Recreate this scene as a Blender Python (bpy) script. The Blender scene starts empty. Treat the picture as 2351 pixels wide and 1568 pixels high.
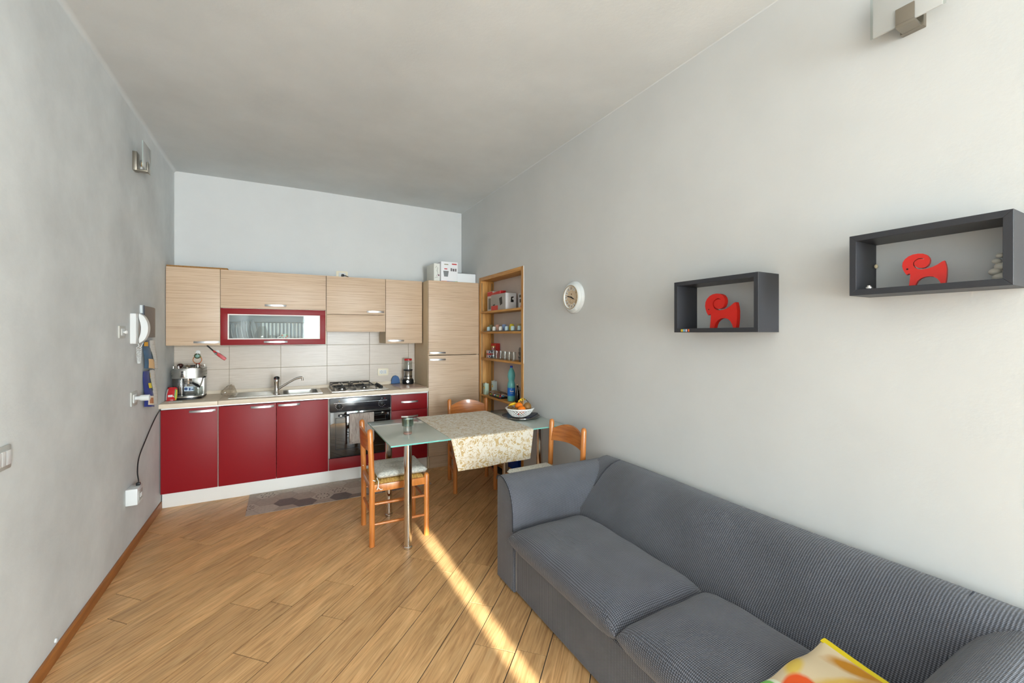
import bpy, bmesh, math, random
from mathutils import Vector, Matrix
random.seed(7)
S = bpy.context.scene
C = S.collection
PI = math.pi

# ------------------------------------------------------------------ camera, world, lights, exposure
ROOM_X0, ROOM_X1, ROOM_Y0, ROOM_Y1, CEIL = -0.912, 2.01, -5.5, 5.08, 3.035
FOC = 972.0
cam_d = bpy.data.cameras.new('camera'); cam = bpy.data.objects.new('camera', cam_d); C.objects.link(cam)
cam_d.sensor_width = 36.0; cam_d.sensor_fit = 'HORIZONTAL'
cam_d.lens = 36.0 * FOC / 2351.0
cam_d.shift_y = (767.0 - 784.0) / 2351.0
cam_d.clip_start = 0.05
cam.location = (0, 0, 1.48)
cam.rotation_euler = (PI / 2, 0, -math.radians(28.4))
S.camera = cam

world = bpy.data.worlds.new('world'); S.world = world; world.use_nodes = True
bg = world.node_tree.nodes['Background']
bg.inputs[0].default_value = (0.75, 0.85, 1.0, 1); bg.inputs[1].default_value = 1.2

sun_d = bpy.data.lights.new('sun', 'SUN'); sun = bpy.data.objects.new('sun', sun_d); C.objects.link(sun)
sun_d.energy = 62.0; sun_d.angle = math.radians(0.7); sun_d.color = (1.0, 0.96, 0.88)
SUN_EL = math.radians(14.6)
sun.rotation_euler = Vector((0.002, math.cos(SUN_EL), -math.sin(SUN_EL))).to_track_quat('-Z', 'Y').to_euler()

def area_light(name, loc, sx, sz, power, rot):
    d = bpy.data.lights.new(name, 'AREA'); o = bpy.data.objects.new(name, d); C.objects.link(o)
    d.shape = 'RECTANGLE'; d.size = sx; d.size_y = sz; d.energy = power; d.color = (0.825, 0.94, 1.0)
    o.location = loc; o.rotation_euler = rot
    return o
area_light('daylight_terrace_window', (1.17, -5.39, 1.2), 1.15, 2.25, 375, (PI / 2, 0, 0))
area_light('added_side_fill', (1.995, -3.6, 1.65), 1.3, 1.3, 230, (0, PI / 2, 0))  # added fill lamp to brighten the left wall, no known source there

S.view_settings.view_transform = 'Standard'; S.view_settings.look = 'None'
S.view_settings.gamma = 1.0; S.view_settings.use_curve_mapping = False
S.view_settings.exposure = 0.12

# ------------------------------------------------------------------ helpers: geometry
class B:
    def __init__(s): s.bm = bmesh.new(); s.mi = 0
    def _fin(s, vs, fs):
        for f in fs: f.material_index = s.mi
    def box(s, x0, x1, y0, y1, z0, z1, bev=0.0, seg=2):
        r = bmesh.ops.create_cube(s.bm, size=1.0); vs = r['verts']
        for v in vs:
            v.co = Vector((x0 + (v.co.x + .5) * (x1 - x0), y0 + (v.co.y + .5) * (y1 - y0), z0 + (v.co.z + .5) * (z1 - z0)))
        fs = set(f for v in vs for f in v.link_faces); s._fin(vs, fs)
        if bev > 0:
            es = list(set(e for v in vs for e in v.link_edges))
            bmesh.ops.bevel(s.bm, geom=es, offset=bev, segments=seg, affect='EDGES', profile=.6, material=s.mi)
        return s
    def ring(s, c, ax, r, seg, up=None):
        ax = Vector(ax).normalized()
        u = Vector(up) if up else (Vector((0, 0, 1)) if abs(ax.z) < .9 else Vector((1, 0, 0)))
        e1 = ax.cross(u).normalized(); e2 = ax.cross(e1).normalized()
        return [s.bm.verts.new(Vector(c) + (e1 * math.cos(2 * PI * i / seg) + e2 * math.sin(2 * PI * i / seg)) * r) for i in range(seg)]
    def bridge(s, a, b):
        n = len(a)
        for i in range(n):
            f = s.bm.faces.new((a[i], a[(i + 1) % n], b[(i + 1) % n], b[i])); f.material_index = s.mi
    def cap(s, a, flip=False):
        f = s.bm.faces.new(a[::-1] if flip else a); f.material_index = s.mi
    def cyl(s, p0, p1, r0, r1=None, seg=20):
        r1 = r0 if r1 is None else r1; ax = Vector(p1) - Vector(p0)
        a = s.ring(p0, ax, r0, seg); b = s.ring(p1, ax, r1, seg); s.bridge(a, b); s.cap(a); s.cap(b, True); return s
    def tube(s, pts, r, seg=8, closed=False):
        P = [Vector(p) for p in pts]; n = len(P); rings = []; up = None
        for i in range(n):
            if closed: t = P[(i + 1) % n] - P[(i - 1) % n]
            else: t = P[min(i + 1, n - 1)] - P[max(i - 1, 0)]
            t.normalize()
            if up is None:
                up = Vector((0, 0, 1)) if abs(t.z) < .9 else Vector((1, 0, 0))
            e1 = t.cross(up).normalized(); up = e1.cross(t).normalized()
            rr = r[i] if isinstance(r, (list, tuple)) else r
            rings.append([s.bm.verts.new(P[i] + (e1 * math.cos(2 * PI * k / seg) + up * math.sin(2 * PI * k / seg)) * rr) for k in range(seg)])
        for i in range(n - 1): s.bridge(rings[i], rings[i + 1])
        if closed: s.bridge(rings[-1], rings[0])
        else: s.cap(rings[0]); s.cap(rings[-1], True)
        return s
    def lathe(s, prof, c=(0, 0, 0), seg=32, ax=(0, 0, 1), cap0=True, cap1=True):
        c = Vector(c); ax = Vector(ax).normalized(); prev = None; rings = []
        for r, z in prof: rings.append(s.ring(c + ax * z, ax, max(r, 1e-4), seg))
        for a, b in zip(rings, rings[1:]): s.bridge(a, b)
        if cap0: s.cap(rings[0])
        if cap1: s.cap(rings[-1], True)
        return s
    def prism(s, pts, d0, d1, plane='xz', bev=0.0, seg=2):
        def mk(p, d):
            if plane == 'xz': return (p[0], d, p[1])
            if plane == 'yz': return (d, p[0], p[1])
            return (p[0], p[1], d)
        a = [s.bm.verts.new(mk(p, d0)) for p in pts]; b = [s.bm.verts.new(mk(p, d1)) for p in pts]
        s.bridge(a, b); s.cap(a); s.cap(b, True)
        if bev > 0:
            es = [e for e in set(e for v in a + b for e in v.link_edges) if (e.verts[0] in a) == (e.verts[1] in a)]
            bmesh.ops.bevel(s.bm, geom=es, offset=bev, segments=seg, affect='EDGES', profile=.6, material=s.mi)
        return s
    def sphere(s, c, r, seg=20, rings=12):
        if not isinstance(r, (list, tuple)): r = (r, r, r)
        q = bmesh.ops.create_uvsphere(s.bm, u_segments=seg, v_segments=rings, radius=1.0)
        for v in q['verts']: v.co = Vector((c[0] + v.co.x * r[0], c[1] + v.co.y * r[1], c[2] + v.co.z * r[2]))
        s._fin(q['verts'], set(f for v in q['verts'] for f in v.link_faces)); return s
    def grid(s, fn, nu, nv):
        g = [[s.bm.verts.new(fn(i / nu, j / nv)) for j in range(nv + 1)] for i in range(nu + 1)]
        for i in range(nu):
            for j in range(nv):
                f = s.bm.faces.new((g[i][j], g[i + 1][j], g[i + 1][j + 1], g[i][j + 1])); f.material_index = s.mi
        return s
    def poly(s, pts):
        f = s.bm.faces.new([s.bm.verts.new(p) for p in pts]); f.material_index = s.mi; return s
    def strip(s, pts, z0, z1, t):
        """flat bar: polyline in xy, height z0..z1, thickness t"""
        n = len(pts); L = []; R = []
        for i in range(n):
            p = Vector(pts[i]); d = (Vector(pts[min(i + 1, n - 1)]) - Vector(pts[max(i - 1, 0)])).normalized()
            nn = Vector((-d.y, d.x)) * t / 2; L.append(p + nn); R.append(p - nn)
        return s.prism([tuple(v) for v in L + R[::-1]], z0, z1, 'xy', bev=min(.0015, t * .2), seg=1)
    def xf(s, M): bmesh.ops.transform(s.bm, matrix=M, verts=s.bm.verts); return s
    def thick(s, t):
        bmesh.ops.recalc_face_normals(s.bm, faces=s.bm.faces)
        bmesh.ops.solidify(s.bm, geom=list(s.bm.faces), thickness=t); return s

def rbox(w, d, r, n=6):
    """rounded rectangle outline centred at 0"""
    o = []
    for cx, cy, a0 in ((w/2-r, d/2-r, 0), (-w/2+r, d/2-r, PI/2), (-w/2+r, -d/2+r, PI), (w/2-r, -d/2+r, 1.5*PI)):
        for k in range(n + 1):
            a = a0 + k * PI / 2 / n; o.append((cx + r * math.cos(a), cy + r * math.sin(a)))
    return o

ORG = {}
def box_uv(me, fn=None):
    uv = me.uv_layers.new(name='uv')
    for p in me.polygons:
        n = p.normal; ax = max(range(3), key=lambda i: abs(n[i]))
        i, j = ((1, 2), (0, 2), (0, 1))[ax]
        for li in p.loop_indices:
            co = me.vertices[me.loops[li].vertex_index].co
            uv.data[li].uv = fn(co, n) if fn else (co[i], co[j])

def obj(name, b, m, parent=None, smooth=40, world=True, sub=0, origin=None, uvfn=None):
    bm = b.bm if isinstance(b, B) else b
    bmesh.ops.recalc_face_normals(bm, faces=bm.faces)
    if parent is not None:
        off = Vector(ORG.get(parent.name, (0, 0, 0))) if world else Vector((0, 0, 0))
    else:
        if origin is not None: off = Vector(origin)
        else:
            xs = [v.co for v in bm.verts]
            off = Vector(((min(v.x for v in xs) + max(v.x for v in xs)) / 2, (min(v.y for v in xs) + max(v.y for v in xs)) / 2, min(v.z for v in xs)))
    bmesh.ops.translate(bm, vec=-off, verts=bm.verts)
    me = bpy.data.meshes.new(name); bm.to_mesh(me); bm.free()
    box_uv(me, uvfn)
    for mm in (m if isinstance(m, (list, tuple)) else [m]): me.materials.append(mm)
    if smooth:
        me.shade_smooth(); me.set_sharp_from_angle(angle=math.radians(smooth))
    o = bpy.data.objects.new(name, me); C.objects.link(o)
    if parent is not None: o.parent = parent
    else: o.location = off
    ORG[o.name] = off
    if sub:
        md = o.modifiers.new('subdivision', 'SUBSURF'); md.levels = sub; md.render_levels = sub
    return o
def tag(o, label, cat, group=None):
    o['label'] = label; o['category'] = cat
    if group: o['group'] = group
    return o
def thing(name, label, cat, loc, group=None, rotz=0):
    o = bpy.data.objects.new(name, None); C.objects.link(o); o.empty_display_size = .05
    o.location = loc; o.rotation_euler = (0, 0, rotz); ORG[o.name] = Vector(loc)
    return tag(o, label, cat, group)
def struct(o): o['kind'] = 'structure'; return o
def copy_tree(o, parent=None):
    c = o.copy(); C.objects.link(c); c.parent = parent
    for ch in [x for x in bpy.data.objects if x.parent == o]: copy_tree(ch, c)
    return c

# ------------------------------------------------------------------ helpers: materials
def lin(c):
    def f(v):
        v /= 255.0; return v / 12.92 if v <= .04045 else ((v + .055) / 1.055) ** 2.4
    return (f(c[0]), f(c[1]), f(c[2]), 1)
MATS = {}
def mat(name, rgb=(200, 200, 200), rough=.5, metal=0.0, spec=.5, bump=0.0, bscale=200.0, var=0.0, vscale=3.0, trans=0.0, ior=1.45, coat=0.0, emit=None, sheen=0.0):
    m = bpy.data.materials.new(name); m.use_nodes = True; nt = m.node_tree; p = nt.nodes['Principled BSDF']
    p.inputs['Base Color'].default_value = lin(rgb); p.inputs['Roughness'].default_value = rough
    p.inputs['Metallic'].default_value = metal; p.inputs['Specular IOR Level'].default_value = spec
    p.inputs['Transmission Weight'].default_value = trans; p.inputs['IOR'].default_value = ior
    p.inputs['Coat Weight'].default_value = coat; p.inputs['Sheen Weight'].default_value = sheen
    N = nt.nodes; L = nt.links
    tc = N.new('ShaderNodeTexCoord')
    if bump:
        n = N.new('ShaderNodeTexNoise'); n.inputs['Scale'].default_value = bscale; n.inputs['Detail'].default_value = 3
        L.new(tc.outputs['Object'], n.inputs['Vector'])
        bp = N.new('ShaderNodeBump'); bp.inputs['Strength'].default_value = bump; bp.inputs['Distance'].default_value = .002
        L.new(n.outputs['Fac'], bp.inputs['Height']); L.new(bp.outputs['Normal'], p.inputs['Normal'])
    if var:
        n = N.new('ShaderNodeTexNoise'); n.inputs['Scale'].default_value = vscale; n.inputs['Detail'].default_value = 4
        L.new(tc.outputs['Object'], n.inputs['Vector'])
        hs = N.new('ShaderNodeHueSaturation'); hs.inputs['Color'].default_value = lin(rgb)
        mr = N.new('ShaderNodeMapRange'); mr.inputs['From Min'].default_value = .3; mr.inputs['From Max'].default_value = .7
        mr.inputs['To Min'].default_value = 1 - var; mr.inputs['To Max'].default_value = 1 + var
        L.new(n.outputs['Fac'], mr.inputs['Value']); L.new(mr.outputs[0], hs.inputs['Value']); L.new(hs.outputs[0], p.inputs['Base Color'])
    if emit: p.inputs['Emission Color'].default_value = lin(rgb); p.inputs['Emission Strength'].default_value = emit
    MATS[name] = m; return m
def nodes(m): return m.node_tree.nodes, m.node_tree.links, m.node_tree.nodes['Principled BSDF']
def math_n(N, L, op, a, b=None, c=None):
    n = N.new('ShaderNodeMath'); n.operation = op
    for i, v in enumerate((a, b, c)):
        if v is None: continue
        if isinstance(v, (int, float)): n.inputs[i].default_value = v
        else: L.new(v, n.inputs[i])
    return n.outputs[0]
def ramp(N, L, fac, stops):
    r = N.new('ShaderNodeValToRGB'); e = r.color_ramp.elements
    while len(e) > 1: e.remove(e[-1])
    e[0].position = stops[0][0]; e[0].color = lin(stops[0][1])
    for pos, c in stops[1:]:
        q = e.new(pos); q.color = lin(c)
    if fac is not None: L.new(fac, r.inputs[0])
    return r.outputs[0]

def grain(name, stops, scale, rough=.45, bump=.05, vec='Object', rnd=False, detail=5, dist=1.0, coat=0.0, rot=None):
    """streaky wood: noise stretched by 'scale' (low value = along the grain)"""
    m = mat(name, (200, 180, 150), rough, coat=coat); N, L, p = nodes(m)
    tc = N.new('ShaderNodeTexCoord'); mp = N.new('ShaderNodeMapping'); mp.inputs['Scale'].default_value = scale
    if rot: mp.inputs['Rotation'].default_value = rot
    src = tc.outputs[vec]
    if rnd:
        oi = N.new('ShaderNodeObjectInfo'); va = N.new('ShaderNodeVectorMath'); va.operation = 'ADD'
        ml = N.new('ShaderNodeVectorMath'); ml.operation = 'SCALE'; ml.inputs['Scale'].default_value = 37.0
        cb = N.new('ShaderNodeCombineXYZ')
        for i in range(3): L.new(oi.outputs['Random'], cb.inputs[i])
        L.new(cb.outputs[0], ml.inputs[0]); L.new(src, va.inputs[0]); L.new(ml.outputs[0], va.inputs[1]); src = va.outputs[0]
    L.new(src, mp.inputs['Vector'])
    n = N.new('ShaderNodeTexNoise'); n.inputs['Scale'].default_value = 1.0; n.inputs['Detail'].default_value = detail
    n.inputs['Distortion'].default_value = dist; L.new(mp.outputs[0], n.inputs['Vector'])
    col = ramp(N, L, n.outputs['Fac'], stops)
    if rnd:
        hs = N.new('ShaderNodeHueSaturation'); L.new(col, hs.inputs['Color'])
        mr = N.new('ShaderNodeMapRange'); mr.inputs['To Min'].default_value = .90; mr.inputs['To Max'].default_value = 1.10
        L.new(oi.outputs['Random'], mr.inputs['Value']); bl = N.new('ShaderNodeTexNoise'); bl.inputs['Scale'].default_value = 1.0; bl.inputs['Detail'].default_value = 3
        mp2 = N.new('ShaderNodeMapping'); mp2.inputs['Scale'].default_value = (3.5, 11, 11); L.new(src, mp2.inputs['Vector']); L.new(mp2.outputs[0], bl.inputs['Vector'])
        vv = math_n(N, L, 'MULTIPLY', mr.outputs[0], math_n(N, L, 'MULTIPLY_ADD', bl.outputs['Fac'], .7, .65))
        L.new(vv, hs.inputs['Value']); col = hs.outputs[0]
    L.new(col, p.inputs['Base Color'])
    if bump:
        bp = N.new('ShaderNodeBump'); bp.inputs['Strength'].default_value = bump; bp.inputs['Distance'].default_value = .002
        L.new(n.outputs['Fac'], bp.inputs['Height']); L.new(bp.outputs[0], p.inputs['Normal'])
    return m

def plaster(name, rgb, bump, var, vs):
    m = mat(name, rgb, .85, spec=.25); N, L, p = nodes(m)
    tc = N.new('ShaderNodeTexCoord')
    a = N.new('ShaderNodeTexNoise'); a.inputs['Scale'].default_value = 55; a.inputs['Detail'].default_value = 5; a.inputs['Roughness'].default_value = .65
    L.new(tc.outputs['Object'], a.inputs['Vector'])
    b = N.new('ShaderNodeTexNoise'); b.inputs['Scale'].default_value = vs; b.inputs['Detail'].default_value = 6; b.inputs['Roughness'].default_value = .6
    L.new(tc.outputs['Object'], b.inputs['Vector'])
    c0 = tuple(v * (1 - var) for v in rgb); c1 = tuple(min(255, v * (1 + var)) for v in rgb)
    L.new(ramp(N, L, b.outputs['Fac'], [(.32, c0), (.68, c1)]), p.inputs['Base Color'])
    bp = N.new('ShaderNodeBump'); bp.inputs['Strength'].default_value = bump; bp.inputs['Distance'].default_value = .004
    L.new(a.outputs['Fac'], bp.inputs['Height']); L.new(bp.outputs[0], p.inputs['Normal'])
    return m
wall_m = plaster('white_plaster', (211, 212, 211), .15, .012, 2.2)
wall_l_m = plaster('white_plaster_mottled', (214, 216, 215), .25, .05, 2.0)
ceil_m = plaster('ceiling_plaster', (213, 216, 216), .22, .03, 1.3)
niche_m = plaster('niche_plaster', (214, 201, 192), .25, .02, 3)

floor_m = grain('oak_plank', [(.22, (162, 117, 73)), (.40, (200, 153, 103)), (.55, (217, 171, 118)), (.78, (230, 189, 137))], (2.4, 34.0, 34.0), .36, .08, rnd=True, dist=2.8, detail=8)
grout_m = mat('floor_grout', (84, 76, 70), .9)
lam_m = grain('striped_laminate', [(.30, (176, 146, 120)), (.45, (198, 170, 142)), (.60, (206, 180, 153)), (.8, (216, 192, 166))], (2.8, 2.8, 200.0), .42, .03, dist=.8)
lam_side = mat('cream_laminate', (216, 194, 160), .45, var=.03, vscale=8)
red_m = mat('red_laminate', (138, 20, 27), .42, spec=.30, bump=.08, bscale=420)
plinth_m = mat('plinth_white', (232, 228, 222), .4)
carc_m = mat('carcass_white', (226, 222, 212), .5)
counter_m = mat('cream_worktop', (226, 210, 188), .38, var=.03, vscale=14)
tile_m = grain('beige_tile', [(.3, (190, 175, 160)), (.5, (199, 186, 172)), (.7, (207, 195, 182))], (5, 5, 190), .3, .04)
joint_m = mat('tile_joint', (176, 160, 138), .9)
alu = mat('brushed_aluminium', (214, 215, 217), .38, 1.0)
steel = mat('stainless_steel', (196, 194, 190), .25, 1.0)
steel_b = mat('satin_steel', (186, 184, 180), .42, 1.0)
steel_d = mat('stainless_dark', (150, 148, 144), .3, 1.0)
chrome = mat('chrome', (215, 212, 208), .08, 1.0)
nickel = mat('satin_nickel', (158, 150, 138), .38, 1.0)
black = mat('black_enamel', (22, 22, 24), .35)
black_gl = mat('black_oven_glass', (10, 11, 14), .04, spec=.9, coat=.6)
black_pl = mat('black_plastic', (24, 24, 26), .4)
white_pl = mat('white_plastic', (218, 219, 218), .35)
white_ce = mat('white_ceramic', (238, 238, 236), .2, coat=.3)
orange_w = grain('honey_varnished_wood', [(.3, (172, 98, 42)), (.55, (200, 123, 58)), (.75, (215, 142, 76))], (26, 26, 3.0), .3, .02, dist=1.2, coat=.35)
orange_wx = grain('honey_varnished_wood_slat', [(.3, (162, 90, 38)), (.55, (192, 115, 53)), (.75, (207, 133, 69))], (8, 3.0, 30), .3, .02, dist=1.2, coat=.35)
pine_m = grain('niche_pine', [(.3, (176, 120, 58)), (.55, (200, 146, 78)), (.75, (214, 164, 98))], (30, 30, 3.5), .5, .05)
pine_h = grain('niche_pine_board', [(.3, (176, 120, 58)), (.55, (200, 146, 78)), (.75, (214, 164, 98))], (30, 3.5, 30), .5, .05)
base_w = grain('baseboard_oak', [(.3, (156, 94, 42)), (.6, (184, 118, 58)), (.8, (196, 132, 70))], (30, 3, 30), .45, .04)
chip_m = mat('chipboard_edge', (150, 108, 60), .9, bump=.8, bscale=300, var=.25, vscale=160)
straw_m = grain('woven_straw', [(.3, (140, 98, 40)), (.5, (196, 152, 78)), (.7, (222, 186, 112))], (160, 14, 60), .7, .5)
dark_g = mat('anthracite_lacquer', (50, 51, 56), .42, bump=.05, bscale=500)
ram_m = mat('red_painted_wood', (205, 34, 24), .4)
steel_w = mat('window_white', (236, 236, 234), .4)
orange_m = mat('orange_peel', (238, 120, 16), .5, bump=.3, bscale=180)
kiwi_m = mat('kiwi_skin', (112, 82, 46), .8, bump=.4, bscale=260, var=.15, vscale=30)
pear_m = mat('brown_pear_skin', (138, 98, 48), .55, var=.1, vscale=30)
banana_m = mat('banana_skin', (236, 190, 40), .5)
red_pl = mat('red_plastic', (196, 34, 36), .35)
blue_m = mat('blue_silicone', (52, 92, 142), .55)
def glassy(name, rgb, opac=.12, rough=.03):
    """thin clear glass: transparent tinted film with a mirror-like sheen"""
    m = bpy.data.materials.new(name); m.use_nodes = True; nt = m.node_tree; N, L = nt.nodes, nt.links
    for n in list(N):
        if n.type == 'BSDF_PRINCIPLED': N.remove(n)
    out = [n for n in N if n.type == 'OUTPUT_MATERIAL'][0]
    t = N.new('ShaderNodeBsdfTransparent'); t.inputs[0].default_value = lin(rgb)
    g = N.new('ShaderNodeBsdfGlossy'); g.inputs['Roughness'].default_value = rough
    f = N.new('ShaderNodeLayerWeight'); f.inputs[0].default_value = .5
    a = math_n(N, L, 'MULTIPLY_ADD', math_n(N, L, 'POWER', f.outputs['Facing'], 4.0), .6, opac)
    mx = N.new('ShaderNodeMixShader'); L.new(a, mx.inputs[0]); L.new(t.outputs[0], mx.inputs[1]); L.new(g.outputs[0], mx.inputs[2])
    L.new(mx.outputs[0], out.inputs[0]); MATS[name] = m; return m
pane_m = glassy('clear_pane', (246, 250, 249), .04)
clear_m = glassy('clear_glassware', (234, 238, 237), .13)
bottle_m = None
tank_m = glassy('grey_tank', (200, 204, 206), .08, .06)
def frosted(name, rgb, see, gloss=.22):
    m = mat(name, rgb, .5); N, L, p = nodes(m); out = [n for n in N if n.type == 'OUTPUT_MATERIAL'][0]
    tr = N.new('ShaderNodeBsdfTransparent'); tr.inputs[0].default_value = lin((205, 225, 215))
    tl = N.new('ShaderNodeBsdfTranslucent'); tl.inputs[0].default_value = lin(rgb)
    m1 = N.new('ShaderNodeMixShader'); m1.inputs[0].default_value = .12; L.new(p.outputs[0], m1.inputs[1]); L.new(tl.outputs[0], m1.inputs[2])
    m2 = N.new('ShaderNodeMixShader'); m2.inputs[0].default_value = see; L.new(m1.outputs[0], m2.inputs[1]); L.new(tr.outputs[0], m2.inputs[2])
    g = N.new('ShaderNodeBsdfGlossy'); g.inputs['Roughness'].default_value = .06
    f = N.new('ShaderNodeFresnel'); f.inputs[0].default_value = 1.5
    m3 = N.new('ShaderNodeMixShader'); L.new(math_n(N, L, 'MULTIPLY', f.outputs[0], 1.0), m3.inputs[0]); L.new(m2.outputs[0], m3.inputs[1]); L.new(g.outputs[0], m3.inputs[2])
    L.new(m3.outputs[0], out.inputs[0]); return m
bottle_m = frosted('teal_bottle_plastic', (112, 208, 208), .30)
table_gl = frosted('frosted_green_glass', (206, 217, 209), .12)
edge_gl = mat('glass_edge_aqua', (112, 190, 178), .15, spec=.8)
lamp_gl = frosted('frosted_lamp_glass', (226, 226, 224), .25)

def weave(name, c_hi, c_lo, su, sv, bump=.6, rough=.85, sheen=.3, dist=.003, extra=None):
    m = mat(name, c_hi, rough, spec=.25, sheen=sheen); N, L, p = nodes(m)
    tc = N.new('ShaderNodeTexCoord'); br = N.new('ShaderNodeTexBrick')
    L.new(tc.outputs['UV'], br.inputs['Vector'])
    br.inputs['Scale'].default_value = 1.0; br.inputs['Brick Width'].default_value = su; br.inputs['Row Height'].default_value = sv
    br.inputs['Mortar Size'].default_value = sv * .22; br.inputs['Mortar Smooth'].default_value = 1.0; br.offset = .5
    br.inputs['Color1'].default_value = lin(c_hi); br.inputs['Color2'].default_value = lin(tuple(v * .9 for v in c_hi)); br.inputs['Mortar'].default_value = lin(c_lo)
    n = N.new('ShaderNodeTexNoise'); n.inputs['Scale'].default_value = 4; n.inputs['Detail'].default_value = 4; L.new(tc.outputs['Object'], n.inputs['Vector'])
    hs = N.new('ShaderNodeHueSaturation'); L.new(br.outputs['Color'], hs.inputs['Color'])
    mr = N.new('ShaderNodeMapRange'); mr.inputs['From Min'].default_value = .3; mr.inputs['From Max'].default_value = .7; mr.inputs['To Min'].default_value = .88; mr.inputs['To Max'].default_value = 1.12
    L.new(n.outputs['Fac'], mr.inputs['Value']); L.new(mr.outputs[0], hs.inputs['Value']); L.new(hs.outputs[0], p.inputs['Base Color'])
    bp = N.new('ShaderNodeBump'); bp.inputs['Strength'].default_value = bump; bp.inputs['Distance'].default_value = dist; bp.invert = True
    L.new(br.outputs['Fac'], bp.inputs['Height']); L.new(bp.outputs[0], p.inputs['Normal'])
    return m
sofa_m = mat('grey_knit', (110, 112, 120), .85, spec=.3, sheen=.25); N, L, p = nodes(sofa_m)
tc = N.new('ShaderNodeTexCoord'); sp = N.new('ShaderNodeSeparateXYZ'); L.new(tc.outputs['UV'], sp.inputs[0])
ku = math_n(N, L, 'MULTIPLY', sp.outputs[0], 2 * PI / .0175); kv = math_n(N, L, 'MULTIPLY', sp.outputs[1], 2 * PI / .012)
knit = math_n(N, L, 'MULTIPLY_ADD', math_n(N, L, 'MULTIPLY', math_n(N, L, 'SINE', math_n(N, L, 'ADD', ku, kv)), math_n(N, L, 'SINE', math_n(N, L, 'SUBTRACT', ku, kv))), .5, .5)
nz = N.new('ShaderNodeTexNoise'); nz.inputs['Scale'].default_value = 5; nz.inputs['Detail'].default_value = 4; L.new(tc.outputs['Object'], nz.inputs['Vector'])
hs = N.new('ShaderNodeHueSaturation'); L.new(ramp(N, L, knit, [(.2, (58, 59, 66)), (.55, (90, 92, 100)), (.85, (124, 127, 137))]), hs.inputs['Color'])
L.new(math_n(N, L, 'MULTIPLY_ADD', nz.outputs['Fac'], .5, .75), hs.inputs['Value']); L.new(hs.outputs[0], p.inputs['Base Color'])
bp = N.new('ShaderNodeBump'); bp.inputs['Strength'].default_value = .8; bp.inputs['Distance'].default_value = .003; L.new(knit, bp.inputs['Height']); L.new(bp.outputs[0], p.inputs['Normal'])
seam_m = mat('dark_piping', (52, 53, 60), .8)
pad_m = grain('melange_pad', [(.34, (164, 168, 164)), (.48, (212, 211, 202)), (.6, (234, 232, 222)), (.7, (190, 192, 186))], (90, 230, 90), .9, .6, detail=3, dist=.2)
towel_m = grain('melange_towel', [(.3, (150, 134, 126)), (.55, (190, 178, 170)), (.75, (206, 198, 192))], (140, 30, 12), .9, .4)

# damask table runner
cloth_m = mat('damask_cloth', (240, 226, 196), .7, sheen=.2); N, L, p = nodes(cloth_m)
tc = N.new('ShaderNodeTexCoord'); n1 = N.new('ShaderNodeTexNoise'); n1.inputs['Scale'].default_value = 19; n1.inputs['Detail'].default_value = 0.0; n1.inputs['Distortion'].default_value = 1.6
L.new(tc.outputs['UV'], n1.inputs['Vector'])
w1 = math_n(N, L, 'SINE', math_n(N, L, 'MULTIPLY', n1.outputs['Fac'], 30.0))
n2 = N.new('ShaderNodeTexNoise'); n2.inputs['Scale'].default_value = 34; n2.inputs['Detail'].default_value = 0.0; n2.inputs['Distortion'].default_value = .8; L.new(tc.outputs['UV'], n2.inputs['Vector'])
brk = math_n(N, L, 'MULTIPLY_ADD', n2.outputs['Fac'], 1.6, -.8)
L.new(ramp(N, L, math_n(N, L, 'ADD', math_n(N, L, 'MULTIPLY_ADD', w1, .38, .5), brk), [(.60, (215, 207, 191)), (.70, (196, 172, 128)), (1.0, (187, 159, 111))]), p.inputs['Base Color'])

# ------------------------------------------------------------------ the room
YD = 0.01
# floor: grout slab with separate planks laid at 45 degrees
floor = struct(obj('floor', B().box(ROOM_X0, ROOM_X1, ROOM_Y0, ROOM_Y1, -.10, -.0035), grout_m, origin=(0, 0, 0)))
def clip(poly, x0, x1, y0, y1):
    for ax, lim, sg in ((0, x0, 1), (0, x1, -1), (1, y0, 1), (1, y1, -1)):
        out = []
        for i in range(len(poly)):
            a, b = poly[i], poly[(i + 1) % len(poly)]
            da, db = sg * (a[ax] - lim), sg * (b[ax] - lim)
            if da >= 0: out.append(a)
            if (da >= 0) != (db >= 0):
                t = da / (da - db); out.append((a[0] + t * (b[0] - a[0]), a[1] + t * (b[1] - a[1])))
        poly = out
        if len(poly) < 3: return []
    return poly
R2 = math.sqrt(.5)
known = {('n', 0): [1.85], ('n', 1): [2.028, 2.407], ('n', 2): [2.174], ('n', 3): [1.912], ('n', -1): [1.864], ('n', -2): [2.07], ('n', -3): [2.41],
         ('w', 0): [2.498, 3.134], ('w', 2): [1.888], ('w', -1): [1.514, 2.118], ('w', -2): [1.79], ('w', -3): [2.21], ('w', -4): [2.567]}
rp = random.Random(3)
G = .0025
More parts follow.
